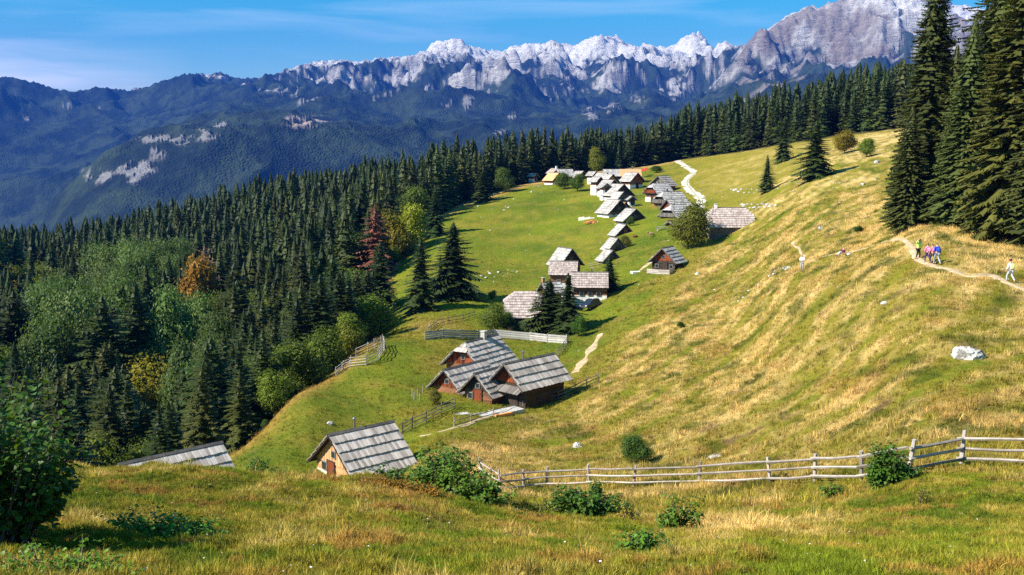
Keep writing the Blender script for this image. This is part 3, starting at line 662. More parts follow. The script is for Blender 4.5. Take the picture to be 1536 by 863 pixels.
tree_px(BRM[1], 940, 372, 18, 'brown bush against the gable of the small lane huts', name='bush', cat='bush', color=(1.6, 1.0, .6), wide=1.0)
tree_px(BRM[0], 945, 340, 14, 'green bush between two dark gables by the lane', name='bush', cat='bush', color=(.8, .9, .6), wide=1.0)
tree_px(BRM[0], 895, 290, 10, 'low bush below the white stepped roofs', name='bush', cat='bush', color=(1.1, 1.0, .6), wide=1.6, rmin=200)
tree_px(BRM[0], 985, 259, 10, 'row of low bushes above the village lane', name='bush', cat='bush', color=(.8, .9, .5), wide=2.4, rmin=200)
tree_px(BRM[0], 1022, 492, 9, 'dark tuft of juniper on the dry slope beside the track', name='juniper_bush', cat='bush', color=(.5, .7, .5), wide=1.6)
tree_px(BRM[1], 1287, 349, 9, 'juniper tuft above the seated walker', name='juniper_bush', cat='bush', color=(.6, .8, .5), wide=1.4)
# the tall spruces on the right
G = 'tall old spruces at the right of the slope'
place_tree(SPN[0], *atr(1378, 128)[:2], 29.8, 'leftmost tall old spruce with its pointed top against the pale peak', wide=1.25)
place_tree(SPT[0], *atr(1452, 130)[:2], 37, 'tallest old spruce with thin bare-stemmed top rising out of the frame', wide=1.0)
place_tree(SPN[1], *atr(1436, 119)[:2], 22.5, 'dense rounded old spruce in front of the bare-stemmed one', wide=1.25, color=(.85, 1, .95))
place_tree(SPN[1], *atr(1512, 112)[:2], 33, 'heavy old spruce with hanging boughs at the right edge', wide=1.2, color=(1.15, 1.05, .85))
place_tree(SPN[1], *atr(1478, 122)[:2], 31, 'dense old spruce between the bare-stemmed one and the heavy one at the right edge', wide=1.3, color=(.95, 1, .9))
place_tree(SPN[0], *atr(1536, 126)[:2], 38, 'highest old spruce behind the heavy one at the right border', wide=1.25)
place_tree(SPN[1], *atr(1392, 134)[:2], 17, 'shorter spruce behind the leftmost tall old spruce', wide=1.4)
place_tree(SPN[0], *atr(1580, 106)[:2], 32, 'old spruce cut by the right border of the view', wide=1.3)
place_tree(SPN[0], *atr(1352, 122)[:2], 14, 'lower half-grown spruce at the foot of the leftmost tall spruce', wide=1.45)
place_tree(SPN[1], *atr(1412, 126)[:2], 20, 'middle spruce filling the gap between the two left tall ones', wide=1.2)

# ---------------------------------------------------------------- the wood
def scatter_stuff(name, protos, mats, pts, rot, scl, idx, attrs=None, color=None):
    """one object: prototypes and scatter points in one mesh, instanced by a small node tree"""
    Vs, Fs, var, mi, tn = [], [], [], [], []; nv = 0
    k = len(protos[0][1][0])
    for i, (V, Fc, m, tone) in enumerate(protos):
        V = np.asarray(V, np.float32); Fc = np.asarray(Fc, np.int32)
        Vs.append(V); Fs.append(Fc + nv); var += [i] * len(V); nv += len(V); mi += list(m); tn += list(tone)
    Vs.append(np.asarray(pts, np.float32)); var += [-1] * len(pts); n = len(pts)
    V = np.concatenate(Vs); Fc = np.concatenate(Fs)
    me = np_mesh(name, V, Fc, mats, False, None, None, mi)
    a = me.attributes.new('tone', 'FLOAT', 'FACE'); a.data.foreach_set('value', np.array(tn, np.float32))
    def put(nm, typ, field, data, pad):
        at_ = me.attributes.new(nm, typ, 'POINT'); full = np.zeros((len(V),) + pad, np.float32 if typ != 'INT' else np.int32); full[nv:] = data; at_.data.foreach_set(field, full.ravel())
    a = me.attributes.new('var', 'INT', 'POINT'); a.data.foreach_set('value', np.array(var, np.int32))
    put('idx', 'INT', 'value', idx, ()); put('rot', 'FLOAT_VECTOR', 'vector', rot, (3,)); put('scl', 'FLOAT_VECTOR', 'vector', scl, (3,))
    for nm, d in (attrs or {}).items(): put(nm, 'FLOAT_VECTOR', 'vector', d, (3,))
    o = link(name, me); g = bpy.data.node_groups.new(name, 'GeometryNodeTree')
    g.interface.new_socket('Geometry', in_out='INPUT', socket_type='NodeSocketGeometry'); g.interface.new_socket('Geometry', in_out='OUTPUT', socket_type='NodeSocketGeometry')
    N, L = g.nodes, g.links; gi = N.new('NodeGroupInput'); go = N.new('NodeGroupOutput')
    def named(nm, typ): q = N.new('GeometryNodeInputNamedAttribute'); q.data_type = typ; q.inputs['Name'].default_value = nm; return q.outputs['Attribute']
    va = named('var', 'INT'); join = N.new('GeometryNodeJoinGeometry')
    def sel(k):
        c = N.new('FunctionNodeCompare'); c.data_type = 'INT'; c.operation = 'EQUAL'; L.new(va, c.inputs[2]); c.inputs[3].default_value = k
        s = N.new('GeometryNodeSeparateGeometry'); s.domain = 'POINT'; L.new(gi.outputs[0], s.inputs[0]); L.new(c.outputs[0], s.inputs['Selection']); return s.outputs['Selection']
    for i in range(len(protos)):
        t2 = N.new('GeometryNodeGeometryToInstance'); L.new(sel(i), t2.inputs[0]); L.new(t2.outputs[0], join.inputs[0])
    iop = N.new('GeometryNodeInstanceOnPoints'); L.new(sel(-1), iop.inputs['Points']); L.new(join.outputs[0], iop.inputs['Instance'])
    iop.inputs['Pick Instance'].default_value = True; L.new(named('idx', 'INT'), iop.inputs['Instance Index'])
    e = N.new('FunctionNodeEulerToRotation'); L.new(named('rot', 'FLOAT_VECTOR'), e.inputs[0]); L.new(e.outputs[0], iop.inputs['Rotation']); L.new(named('scl', 'FLOAT_VECTOR'), iop.inputs['Scale'])
    L.new(iop.outputs[0], go.inputs[0])
    md = o.modifiers.new('scatter', 'NODES'); md.node_group = g
    if color: o.color = tuple(color) + (1,)
    return tag(o, kind='stuff')

nr_ = np.random.RandomState(5)
def jitter_grid(step, x0, x1, y0, y1, jit=.42):
    gx, gy = np.meshgrid(np.arange(x0, x1, step), np.arange(y0, y1, step)); gx = gx + nr_.uniform(-jit, jit, gx.shape) * step; gy = gy + nr_.uniform(-jit, jit, gy.shape) * step
    return gx.ravel(), gy.ravel()
wx, wy = jitter_grid(4.7, -330, 290, 50, 560)
wc = col_of(wx, wy); wr = np.hypot(wx, wy); we = wood_edge(wx, wy)
keep = (wr > we + 3 + 3 * nr_.rand(len(wx))) & (nr_.rand(len(wx)) > .07) & (wc > -260) & (wc < 1640) & (wr < np.where(wc < 620, 500, we + 95))
wx, wy, wc, wr, we = wx[keep], wy[keep], wc[keep], wr[keep], we[keep]
wz = height(wx, wy)
big = fbm(wx / 60, wy / 60, 2)
H = 13.5 + 9.5 * nr_.rand(len(wx)) + 4 * big
H = np.where((wc < 620), H - 6 * np.exp(-(wr - we) / 22), H)
H = np.where((wc < 620) & (wr < 170), np.minimum(H, 12 + 4 * nr_.rand(len(wx))), H)
H = np.where((wc > 700) & (wc < 1010), H - 3.2, H) ; H = np.where((wc > 1180), H - 1, H)
rows = 240 - (wz + H) / wr * F_PX
broad = (wc < 620) & (nr_.rand(len(wx)) < (.10 + .55 * np.exp(-(wr - we) / 9.0)))
mid = lambda c, r, wc_, wr_: np.exp(-((wc - c) / wc_) ** 2 - ((wr - r) / wr_) ** 2)
bm = (mid(215, 285, 70, 38) + mid(100, 215, 55, 30) + mid(270, 178, 50, 20) + mid(180, 250, 40, 25) + mid(245, 148, 55, 20) + mid(90, 175, 50, 22) + mid(160, 225, 60, 22)); beech = (bm > .30) & (nr_.rand(len(wx)) < .68)
yel = (mid(60, 300, 60, 40) + mid(245, 190, 22, 12) + mid(330, 205, 30, 20) + mid(130, 150, 40, 12) + mid(415, 150, 25, 12) + mid(500, 160, 25, 15)) * nr_.rand(len(wx)) > .30
rimz = (wc < 600) & (wr < we + 12) & (nr_.rand(len(wx)) < np.where(wc > 370, .9, .45)); broad = broad | beech | yel | rimz
H = np.where(broad & ~beech, H * .62, H); H = np.where(beech, H * .88, H); H = np.where((bm > .30) & ~beech, H * .72, H); H = np.where(rimz, np.minimum(H, 2.6 + 2.8 * nr_.rand(len(wx)) + .2 * np.maximum(0, wr - we)), H)
for a_, b_, rr_, row_ in ((505, 600, 222.5, 402), (592, 645, 238, 420), (268, 345, 222, 438), (205, 262, 163, 585)):     # low growth in front of the single coloured trees
    q_ = (wc > a_) & (wc < b_) & (wr < rr_); H = np.where(q_, np.minimum(H, (240 - row_) / F_PX * wr - wz), H)
low_ = H > 3.0; wx, wy, wc, wr, we, wz, H, broad, beech, yel = [v_[low_] for v_ in (wx, wy, wc, wr, we, wz, H, broad, beech, yel)]
# which trees rise above the ones in front of them, as seen across the slope
order = np.argsort(wr); sky = np.full(1900, 1e9); vis = np.zeros(len(wx))
for i in order:
    c0 = int(wc[i] + 250); hw = max(2, int(H[i] * .10 / wr[i] * F_PX)); a, b = max(0, c0 - hw), min(1899, c0 + hw)
    if b <= a: continue
    top = 240 - (wz[i] + H[i]) / wr[i] * F_PX
    vis[i] = max(0, np.minimum(sky[a:b], 240 - wz[i] / wr[i] * F_PX).mean() - top) * hw if 0 < wc[i] < 1536 else 0
    seg = np.abs(np.arange(a, b) - c0) / hw; prof = top + (H[i] / wr[i] * F_PX) * seg * .55; sky[a:b] = np.minimum(sky[a:b], prof)
rest = np.ones(len(wx), bool)
sp_i = [i for i in np.argsort(-vis) if not broad[i]][:290]; br_i = [i for i in np.argsort(-vis) if broad[i] and vis[i] > 0][:230]
SPX = []  # one-mesh copies for trees too small to show their parts
def merged(kind, name):
    if len(kind[2]) == 5:
        V, T, tn, tv, tf = kind[2]; V2 = list(V) + [tuple(p) for p in tv]; T2 = list(T) + [tuple(k + len(V) for k in f) for f in tf]
        return np_mesh(name, V2, T2, [kind[1].materials[0], M['bark']], False, None, {'tone': list(tn) + [.5] * len(tf)}, [0] * len(T) + [1] * len(tf))
SPX = [merged(k, 'spruce_tree') for k in SP]
for n, i in enumerate(sp_i):
    rest[i] = False; tint = nr_.uniform(.7, 1.5); colr = (tint * nr_.uniform(.9, 1.45), tint, tint * .9)
    c_ = wc[i]; lab = ('dark spruce in the wood line right of the village road' if c_ > 1010 else 'dark spruce in the row behind the village roofs' if c_ > 790 else 'dark spruce in the wood beyond the upper rim of the meadow' if c_ > 600 else 'dark spruce at the foot of the wood just below the meadow edge' if wr[i] < 190 else 'dark spruce in the middle of the left wood' if wr[i] < 330 else 'dark spruce on the far crest of the left wood')
    if wr[i] > 190:
        o = link('spruce_tree', SPX[i % 4], None, (wx[i], wy[i], wz[i]), (0, 0, nr_.rand() * 6.28)); o.scale = (H[i] * nr_.uniform(1.1, 1.6),) * 2 + (H[i],); tag(o, lab, 'tree', lab.replace('dark spruce', 'spruces')); o.color = colr + (1,)
    else:
        place_tree(SPM[i % 3], wx[i], wy[i], H[i], lab, group=lab.replace('dark spruce', 'spruces'), color=colr, wide=nr_.uniform(.85, 1.1))
for i in br_i:
    rest[i] = False
    if beech[i]: lab, grp, nm, cl, wd = 'grey-green beech crown among the dark spruces of the wood', 'beeches in the wood', 'beech_tree', (1.15, 1.25, 1.4), .54
    elif yel[i] or nr_.rand() < .16: lab, grp, nm, cl, wd = 'yellowing broad-leaved tree among the spruces of the wood', 'yellowing trees in the wood', 'autumn_tree', (1.9, 1.35, .5), .8
    elif wr[i] < we[i] + 14: lab, grp, nm, cl, wd = 'bright green low tree along the lower meadow edge', 'low trees along the meadow edge', 'broadleaf_tree', (1.35, 1.25, .5), .95
    else: lab, grp, nm, cl, wd = 'green broad-leaved tree inside the spruce wood', 'broad-leaved trees inside the wood', 'broadleaf_tree', (1.45, 1.35, .7), .85
    tv_ = nr_.uniform(.62, 1.25); cl = tuple(c * tv_ * nr_.uniform(.92, 1.08) for c in cl)
    place_tree(BR[i % 3] if wr[i] > 160 else BRM[i % 2], wx[i], wy[i], H[i], lab, name=nm, group=grp, color=cl, wide=wd)
tree = lambda px, r, H_, kind, **k: place_tree(kind, *atr(px, r)[:2], H_, **k)
tree_top(BRM[0], 298, 226, 378, label='orange-leaved tree at the foot of the grey-brown dead spruce', name='autumn_tree', color=(3.8, 1.15, .5), wide=.62)
tree_top(SPD[0], 312, 230, 360, label='grey-brown dead spruce sticking out of the wood', name='dead_spruce', color=(.9, 1.3, 1.7), wide=.95)
tree(228, 165, 10, BRM[1], label='golden tree among dark spruces in the middle of the wood', name='autumn_tree', color=(2.5, 1.5, .45))
tree(250, 118, 7.5, BRM[0], label='tall yellow-orange shrub behind the half-hidden hut roof', name='autumn_tree', color=(3.4, 1.9, .35), wide=1.1)
tree(215, 112, 5.5, BRM[1], label='green shrub at the left end of the half-hidden hut roof', name='shrub', cat='shrub', color=(1.3, 1.35, .5), wide=1.1)
tree(30, 290, 13, BRM[1], label='reddish tree near the left border of the wood', name='autumn_tree', color=(3.4, 1.1, .8))
tree(165, 128, 15, SPM[1], label='large dark spruce at the near foot of the wood', color=(.8, .95, .9))
tree(20, 118, 19, SPM[2], label='very dark spruce at the left border behind the leafy bush', color=(.6, .7, .7))
ri = np.where(rest)[0]
rs_ = [i for i in ri if not broad[i]]; rb_ = [i for i in ri if broad[i]]
def tp(kind): V, T, tn, tv, tf = kind[2]; return (list(V) + [tuple(p) for p in tv], list(T) + [tuple(k + len(V) for k in f) for f in tf], [0] * len(T) + [1] * len(tf), list(tn) + [.5] * len(tf))
n = len(rs_); wd_ = nr_.uniform(1.05, 1.9, n); scatter_stuff('spruce_wood', [tp(k) for k in SP], [M['spruce'], M['bark']], np.stack([wx[rs_], wy[rs_], wz[rs_]], 1), np.stack([np.zeros(n), np.zeros(n), nr_.rand(n) * 6.28], 1), np.stack([H[rs_] * wd_, H[rs_] * wd_, H[rs_]], 1), nr_.randint(0, 4, n))
n = len(rb_); scatter_stuff('broadleaf_wood', [(k[2][0], k[2][1], [0] * len(k[2][1]), k[2][2]) for k in BR], [M['leaf']], np.stack([wx[rb_], wy[rb_], wz[rb_]], 1), np.stack([np.zeros(n), np.zeros(n), nr_.rand(n) * 6.28], 1), np.stack([H[rb_], H[rb_], H[rb_]], 1), nr_.randint(0, 3, n), color=(1.1, 1.1, .7))
print('trees', len(wx), len(sp_i), len(br_i), len(rs_), len(rb_))
# ---------------------------------------------------------------- houses
hr = random.Random(3)
UNIT = {}
def unit_board(mat):
    if mat.name not in UNIT:
        L = []
        for k in range(7):
            mb = MB(); a = hr.uniform(-.015, .015); b = hr.uniform(-.02, .02)
            mb.prism([(-.5, 0, .5), (-.5, 1 + b, .5), (0, 1 + b * .4 + a, .62), (.5, 1 + a, .5), (.5, 0, .5), (0, 0, .6)], (0, 0, -1), 0, hr.uniform(0, 1))
            L.append(mb.mesh('board', mat))
        UNIT[mat.name] = L
    return UNIT[mat.name]
def house(label, apex, r, yaw, L, hw, rise, roof='shingle', gable='darkwood', lower='plaster', lowh=.9, courses=5, boards='join', hipf=0, hipb=0, bw=.28,
          chimney=None, door=True, windows=1, balcony=False, H=None, ov=.55, gov=.7, name='wooden_hut', cat='hut', back=False, pipe=False, doorx=.1, log=True, sidewin=0, gwin=True, ridgecap=True):
    d = ray(*apex); h = math.hypot(d[0], d[1]); RF = d / h * r; yw = R(yaw); f = np.array([math.cos(yw), math.sin(yw), 0])
    if hipf: RF = RF + f * hipf * .0
    c = RF - f * L / 2; base = gz(c[0], c[1]); Hh = RF[2] - base
    hf = gz(*(RF[:2] - f[:2] * gov)); hb = gz(*(c[:2] - f[:2] * L / 2)); low = min(hf, hb, base)
    if H: base = RF[2] - H; Hh = H
    root = thing(name, label, cat, (c[0], c[1], base), yw)
    he = Hh - rise; slen = math.hypot(hw, rise); cp, sp_ = hw / slen, rise / slen
    wy = hw - ov; wz = he + rise * ov / hw; x0, x1 = -L / 2 + gov * .7, L / 2 - gov
    fd = min(-.3, low - base - .8)
    lh = min(lowh, wz - .05)
    th = .22
    # lower storey: four wall pieces butted at the corners
    m = MB(); m.box((x0, -wy, fd), (x1, wy, lh), 0)
    m.build('lower_wall', M[lower], root)
    if wz > lh + .15:
        m = MB(); nlog = max(1, int((wz - lh) / .24)); dz = (wz - lh) / nlog
        for k in range(nlog):
            e = .03 * (k % 2) + .02; za = lh + dz * k
            m.box((x0 - e + .02, -wy - e + .03, za), (x1 + e - .02, wy + e - .03, za + dz * .93), 0, hr.random())
        m.build('log_wall', M['log' if log is True else log], root, kind=None)
    # gables of upright boards, each end
    def gable_end(x, sgn, nm, k):
        inn = wy; top = lambda y: Hh - abs(y) / hw * rise - .10
        kk = 1.0
        lim = Hh - k * rise - .05 if k else 1e9
        n = max(5, int(2 * inn / (bw * .8))); w = 2 * inn / n; mb = MB()
        for i in range(n):
            ya, yb = -inn + i * w + .008, -inn + (i + 1) * w - .008; pr = sgn * (.05 + .022 * (i % 2) + hr.uniform(0, .008))
            za, zb = min(lim, top(ya)), min(lim, top(yb)); zc = min(lim, top((ya + yb) / 2))
            z0 = wz - .12 - .05 * hr.random()
            if max(za, zb) < z0 + .04: continue
            za, zb, zc = max(za, z0 + .01), max(zb, z0 + .01), max(zc, z0 + .01)
            pts = [(x + pr, ya, z0), (x + pr, yb, z0), (x + pr, yb, zb), (x + pr, (ya + yb) / 2, zc), (x + pr, ya, za)]
            if boards == 'parts' and nm == 'front':
                q = MB(); q.prism(pts, (-sgn * .04, 0, 0), 0, hr.random()); q.build('gable_board', M[gable], root)
            else: mb.prism(pts, (-sgn * .04, 0, 0), 0, hr.random())
        if mb.f: mb.build('gable_wall', M[gable], root)
        q = MB(); q.prism([(x, -inn, wz - .1), (x, inn, wz - .1), (x, max(0, (hw - (lim - he) * hw / rise) if k else 0), min(lim, Hh - .12)), (x, -max(0, (hw - (lim - he) * hw / rise) if k else 0) - .001, min(lim, Hh - .12))], (-sgn * .05, 0, 0)); q.build('gable_back', M['deck'], root)
    gable_end(x1, 1, 'front', hipf); gable_end(x0, -1, 'back', hipb)
    # roof deck, courses of boards
    hl = [L / 2 - (hipf * slen * .75 if hipf else 0), L / 2 - (hipb * slen * .75 if hipb else 0)]
    def xlim(s, end):
        k = (hipf, hipb)[end] * slen
        return L / 2 if k == 0 or s >= k else hl[end] + (L / 2 - hl[end]) * s / k
    dk = MB()
    for sd in (1, -1):
        Pt = lambda x, s, l: (x, sd * (s * cp + l * sp_), Hh - s * sp_ + l * cp)
        ss = [0.02] + ([hipf * slen] if hipf else []) + [slen]; pts = [Pt(xlim(s, 0), s, -.02) for s in ss]
        ss2 = [0.02] + ([hipb * slen] if hipb else []) + [slen]; pts += [Pt(-xlim(s, 1), s, -.02) for s in reversed(ss2)]
        nrm = Vector((0, -sd * sp_, -cp)) * .07; dk.prism(pts, nrm)
    for end, k in ((0, hipf), (1, hipb)):
        if k:
            sg = 1 if end == 0 else -1; a = Vector((sg * (hl[end]), 0, Hh - .03)); b = Vector((sg * L / 2, k * hw, Hh - k * rise - .03)); c2 = Vector((sg * L / 2, -k * hw, Hh - k * rise - .03)); dk.prism([a, b, c2], (0, 0, -.06))
    rf = dk.build('roof', M['deck'], root)
    cl = slen / courses
    for sd in (1, -1):
        jm = MB(); hid = False
        for ci in range(courses):
            s0 = ci * cl - (0 if ci == 0 else .12); s1 = (ci + 1) * cl + (.06 if ci < courses - 1 else .10)
            sm = (s0 + s1) / 2; xa, xb = -xlim(max(sm, 0), 1), xlim(max(sm, 0), 0)
            n = max(3, int((xb - xa) / bw)); e = [xa + (xb - xa) * i / n for i in range(n + 1)]
            for i in range(1, n): e[i] += hr.uniform(-.2, .2) * bw
            for i in range(n):
                w = (e[i + 1] - e[i]) * .93; xm = (e[i] + e[i + 1]) / 2; ln = s1 - s0 + hr.uniform(-.02, .02); lift0 = .01; lift1 = .12 + hr.uniform(-.012, .022); thk = .035
                if boards == 'parts' and (sd == 1 or True) and sd == 1:
                    o = link('roof_board', hr.choice(unit_board(M[roof])), rf)
                    ex = Vector((1, 0, 0)); es = Vector((0, sd * cp, -sp_)) * ln + Vector((0, sd * sp_, cp)) * (lift1 - lift0); el = es.length; es.normalize(); en = ex.cross(es) * (1 if sd > 0 else -1)
                    if en.z < 0: en = -en
                    if sd < 0: ex = -ex
                    mt = Matrix((ex, es, en)).transposed().to_4x4(); mt.translation = Vector((xm, sd * (s0 * cp + lift0 * sp_), Hh - s0 * sp_ + lift0 * cp))
                    o.matrix_local = mt @ Matrix.Diagonal((w, el, thk, 1))
                else:
                    P2 = lambda x, s, l: Vector((x, sd * (s * cp + l * sp_), Hh - s * sp_ + l * cp))
                    jm.prism([P2(xm - w / 2, s0, lift0 + thk), P2(xm + w / 2, s0, lift0 + thk), P2(xm + w / 2, s0 + ln, lift1 + thk), P2(xm - w / 2, s0 + ln, lift1 + thk)], Vector((0, -sd * sp_, -cp)) * thk, 0, hr.random())
        if jm.f: jm.build('shingle_courses', M[roof], rf, kind='stuff')
    for end, k in ((0, hipf), (1, hipb)):
        if not k: continue
        sg = 1 if end == 0 else -1; jm = MB(); A = Vector((sg * hl[end], 0, Hh)); dn = Vector((sg * (L / 2 - hl[end]), 0, -k * rise)); nrm = Vector((k * rise, 0, sg * (L / 2 - hl[end]))) ; nrm = Vector((sg * k * rise, 0, L / 2 - hl[end])).normalized()
        nc = max(2, round(k * courses))
        for ci in range(nc):
            t0, t1 = max(0, ci / nc - .05), (ci + 1) / nc + .05; hwk = k * hw * (ci + .75) / nc; n = max(1, int(2 * hwk / bw))
            for i in range(n):
                ya = -hwk + 2 * hwk * i / n + .01; yb = -hwk + 2 * hwk * (i + 1) / n - .01
                t0a = max(t0, abs(ya) / (k * hw) - .05); t0b = max(t0, abs(yb) / (k * hw) - .05)
                if t0a >= t1 or t0b >= t1: continue
                q = lambda y, t, l: A + dn * t + Vector((0, y, 0)) + nrm * l
                jm.prism([q(ya, t0a, .045), q(yb, t0b, .045), q(yb, t1, .13), q(ya, t1, .13)], nrm * -.035, 0, hr.random())
        jm.build('hip_shingles', M[roof], rf, kind='stuff')
    if ridgecap:
        m = MB(); 
        for sd in (1, -1): m.prism([(-hl[1] - .05, 0, Hh + .13), (hl[0] + .05, 0, Hh + .13), (hl[0] + .05, sd * .24 * cp, Hh + .13 - .24 * sp_), (-hl[1] - .05, sd * .24 * cp, Hh + .13 - .24 * sp_)], (0, 0, -.035), 0, .1)
        m.build('ridge_cap', M['greywood'], rf)
    # barge boards under the gable overhang
    for end, k in ((0, hipf), (1, hipb)):
        sg = 1 if end == 0 else -1
        for sd in (1, -1):
            xa = sg * L / 2; m = MB(); s_ = k * slen if k else .02
            m.prism([(xa, sd * (s_ * cp), Hh - s_ * sp_ + .02), (xa, sd * hw, he + .02), (xa, sd * hw, he - .16), (xa, sd * (s_ * cp), Hh - s_ * sp_ - .18)], (-sg * .05, 0, 0), 0, .3)
            m.build('barge_board', M['greywood' if gable != 'orangewood' else 'darkwood'], root)
    if door:
        dh = min(1.75, wz - .15 - max(0, hf - base)); zb = max(0, hf - base) - .05
        dh = max(1.2, min(1.8, wz - zb)); y = doorx * hw
        m = MB(); m.box((x1 + .03, y - .45, zb), (x1 + .12, y + .45, zb + dh), 0, .4); dr = m.build('door', M['redwood' if gable == 'orangewood' or lower == 'redwood' else 'darkwood'], root)
        m = MB(); m.box((x1 + .12, y + .30, zb + .8), (x1 + .17, y + .37, zb + .95)); m.build('handle', M['metal'], dr)
        m = MB(); m.box((x1 + .02, y - .56, zb), (x1 + .14, y - .46, zb + dh + .1)); m.box((x1 + .02, y + .46, zb), (x1 + .14, y + .56, zb + dh + .1)); m.box((x1 + .025, y - .46, zb + dh + .005), (x1 + .135, y + .46, zb + dh + .1)); m.build('door_frame', M['darkwood'], dr)
    def window(x, y, z, ax, sg, s=.38):
        m = MB(); q = MB()
        if ax == 0: m.box((min(x, x + sg * .07), y - s - .08, z - s - .08), (max(x, x + sg * .07), y + s + .08, z + s + .08), 0, .9); q.box((min(x + sg * .07, x + sg * .09), y - s, z - s), (max(x + sg * .07, x + sg * .09), y + s, z + s))
        else: m.box((x - s - .08, min(y, y + sg * .07), z - s - .08), (x + s + .08, max(y, y + sg * .07), z + s + .08), 0, .9); q.box((x - s, min(y + sg * .07, y + sg * .09), z - s), (x + s, max(y + sg * .07, y + sg * .09), z + s))
        w_ = m.build('window', M['greywood'], root); q.build('pane', M['glass'], w_)
    for k in range(windows):
        window(x1 + .05, (-.5 if k == 0 else .62) * hw * .9, min(wz - .5, lh + .5), 0, 1, .28)
    if gwin and rise > 1.8: window(x1 + .09, .12 * hw * 0, he + rise * .42, 0, 1, .22)
    for k in range(sidewin):
        for sd in (1, -1): window(x0 + (x1 - x0) * (k + 1) / (sidewin + 1), sd * (wy + .06), min(wz - .45, 1.2), 1, sd, .3)
    if balcony:
        m = MB(); z = wz - .25; m.box((x1 + .1, -wy * .95, z - .12), (x1 + gov + .1, wy * .95, z)); bl = m.build('balcony', M['darkwood'], root)
        n = int(2 * wy / .3); m = MB()
        for i in range(n):
            y = -wy * .93 + 2 * wy * .93 * i / n; m.box((x1 + gov + .05, y, z + .001), (x1 + gov + .09, y + .2, z + .8), 0, hr.random())
        m.box((x1 + gov + .03, -wy * .95, z + .8), (x1 + gov + .12, wy * .95, z + .88)); m.build('railing', M[balcony if isinstance(balcony, str) else 'darkwood'], bl)
    if chimney is not None:
        cx = -L / 2 + L * (1 - chimney[0]); m = MB(); s = chimney[1] if len(chimney) > 1 else .3
        m.box((cx - s, -s, Hh - .5), (cx + s, s, Hh + .75)); ch = m.build('chimney', M[chimney[2] if len(chimney) > 2 else 'plaster'], root)
        m = MB(); m.box((cx - s - .07, -s - .07, Hh + .751), (cx + s + .07, s + .07, Hh + .85)); m.build('chimney_cap', M['stone'], ch)
    if pipe:
        cx = -L / 2 + L * (1 - pipe); m = MB(); m.tube([(cx, -.35, Hh - .5), (cx, -.35, Hh + .75)], .09, 8); m.tube([(cx, -.35, Hh + .76), (cx, -.35, Hh + .86)], [.17, .05], 8); m.build('stove_pipe', M['metal'], root)
    return root
P4 = lambda x, y: (800 + x / 5.754, 230 + y / 5.754)
P5 = lambda x, y: (800 + x / 5.754, 330 + y / 5.754)
K = dict
# the two huts just below the viewer
house('nearest hut with sunlit orange larch gable and grey board roof beside the leafy shrubs', (492.1, 653), 73, 222, 5.95, 3.15, 2.75, gable='orangewood', lower='plaster', lowh=1.2, boards='parts', bw=.24, log='orangewood', pipe=.43, doorx=-.15, gov=.55, windows=1)
house('hut half hidden behind the grassy knoll so that only its grey board roof shows', (178, 697), 68, 224, 7.4, 3.1, 2.7, gable='darkwood', lower='log', boards='parts', bw=.24, H=4.6)
# the cluster of four
house('rearmost hut of the four-hut cluster with half-hipped roof and white chimney', (690, 516), 112, 236, 7.6, 3.05, 2.85, gable='redwood', lower='redwood', boards='parts', bw=.30, courses=6, hipf=.34, chimney=(.62, .28, 'stone'), H=5.2, name='wooden_hut', doorx=0, windows=0)
house('left hut of the cluster with red-brown board gable above a whitewashed base', (664.8, 555.2), 105, 232, 7.2, 2.5, 2.35, gable='redwood', lower='plaster', lowh=1.3, boards='parts', bw=.30, courses=4, H=4.3, windows=0, door=False)
house('middle hut of the cluster with dark upright boards above a red door', (711.1, 561), 101, 234, 6.6, 2.35, 2.35, gable='darkwood', lower='redwood', lowh=1.35, boards='parts', bw=.30, courses=5, H=4.4, doorx=0, windows=1)
D_ = house('right hut of the cluster with a wide grey board roof and deep shaded red gable', (755.2, 546.2), 100, 226, 7.9, 2.65, 2.5, gable='redwood', lower='darkwood', lowh=1.4, log='darkwood', boards='parts', bw=.30, courses=4, pipe=.42, H=4.7, gov=1.1, doorx=.2, windows=0, gwin=False)  # dark wood on the walls puts their shade into the colour
# a short pent roof under its gable
m = MB()
for i in range(16):
    y = -2.0 + i * .25; m.prism([(2.9, y, 2.25), (2.9, y + .235, 2.25), (3.95, y + .235 , 1.75), (3.95, y, 1.75)], (0, 0, -.04), 0, hr.random())
m.build('pent_roof', M['greywood'], D_)
# farmhouse, long barns
house('hip-roofed farmhouse with worn pinkish shingles above the pale plank fence', (756, 437.3), 158, 180, 6.9, 4.4, 3.7, roof='shingle_pink', gable='redwood', lower='darkwood', hipf=.42, hipb=.42, courses=10, H=6.0, name='farmhouse', cat='house', gov=.5, door=False, windows=0, gwin=False, sidewin=3, ridgecap=False)
house('long low barn with pinkish shingle roof behind the spruces and the parked car', (857, 408.5), 170, 176, 6.4, 2.9, 2.35, roof='shingle_pink', gable='darkwood', lower='plaster', courses=7, H=4.6, name='barn', cat='barn', gov=.4, ov=.4, door=False, windows=0, gwin=False, sidewin=3, chimney=(.55, .12, 'metal'))
house('pinkish shingle roofed barn against the steep dark gable with white roof edge', (824, 392), 177, 173, 5.2, 2.6, 2.2, roof='shingle_pink', gable='darkwood', lower='plaster', courses=7, H=4.6, name='barn', cat='barn', gov=.4, ov=.4, door=False, windows=0, gwin=False, sidewin=2)
house('tall narrow hut with dark brown gable and thin bright roof edge behind the pinkish barn', P5(338, 252), 188, -62, 5.2, 2.75, 3.3, roof='shingle_white', gable='darkwood', lower='darkwood', courses=6, H=5.2, windows=0)
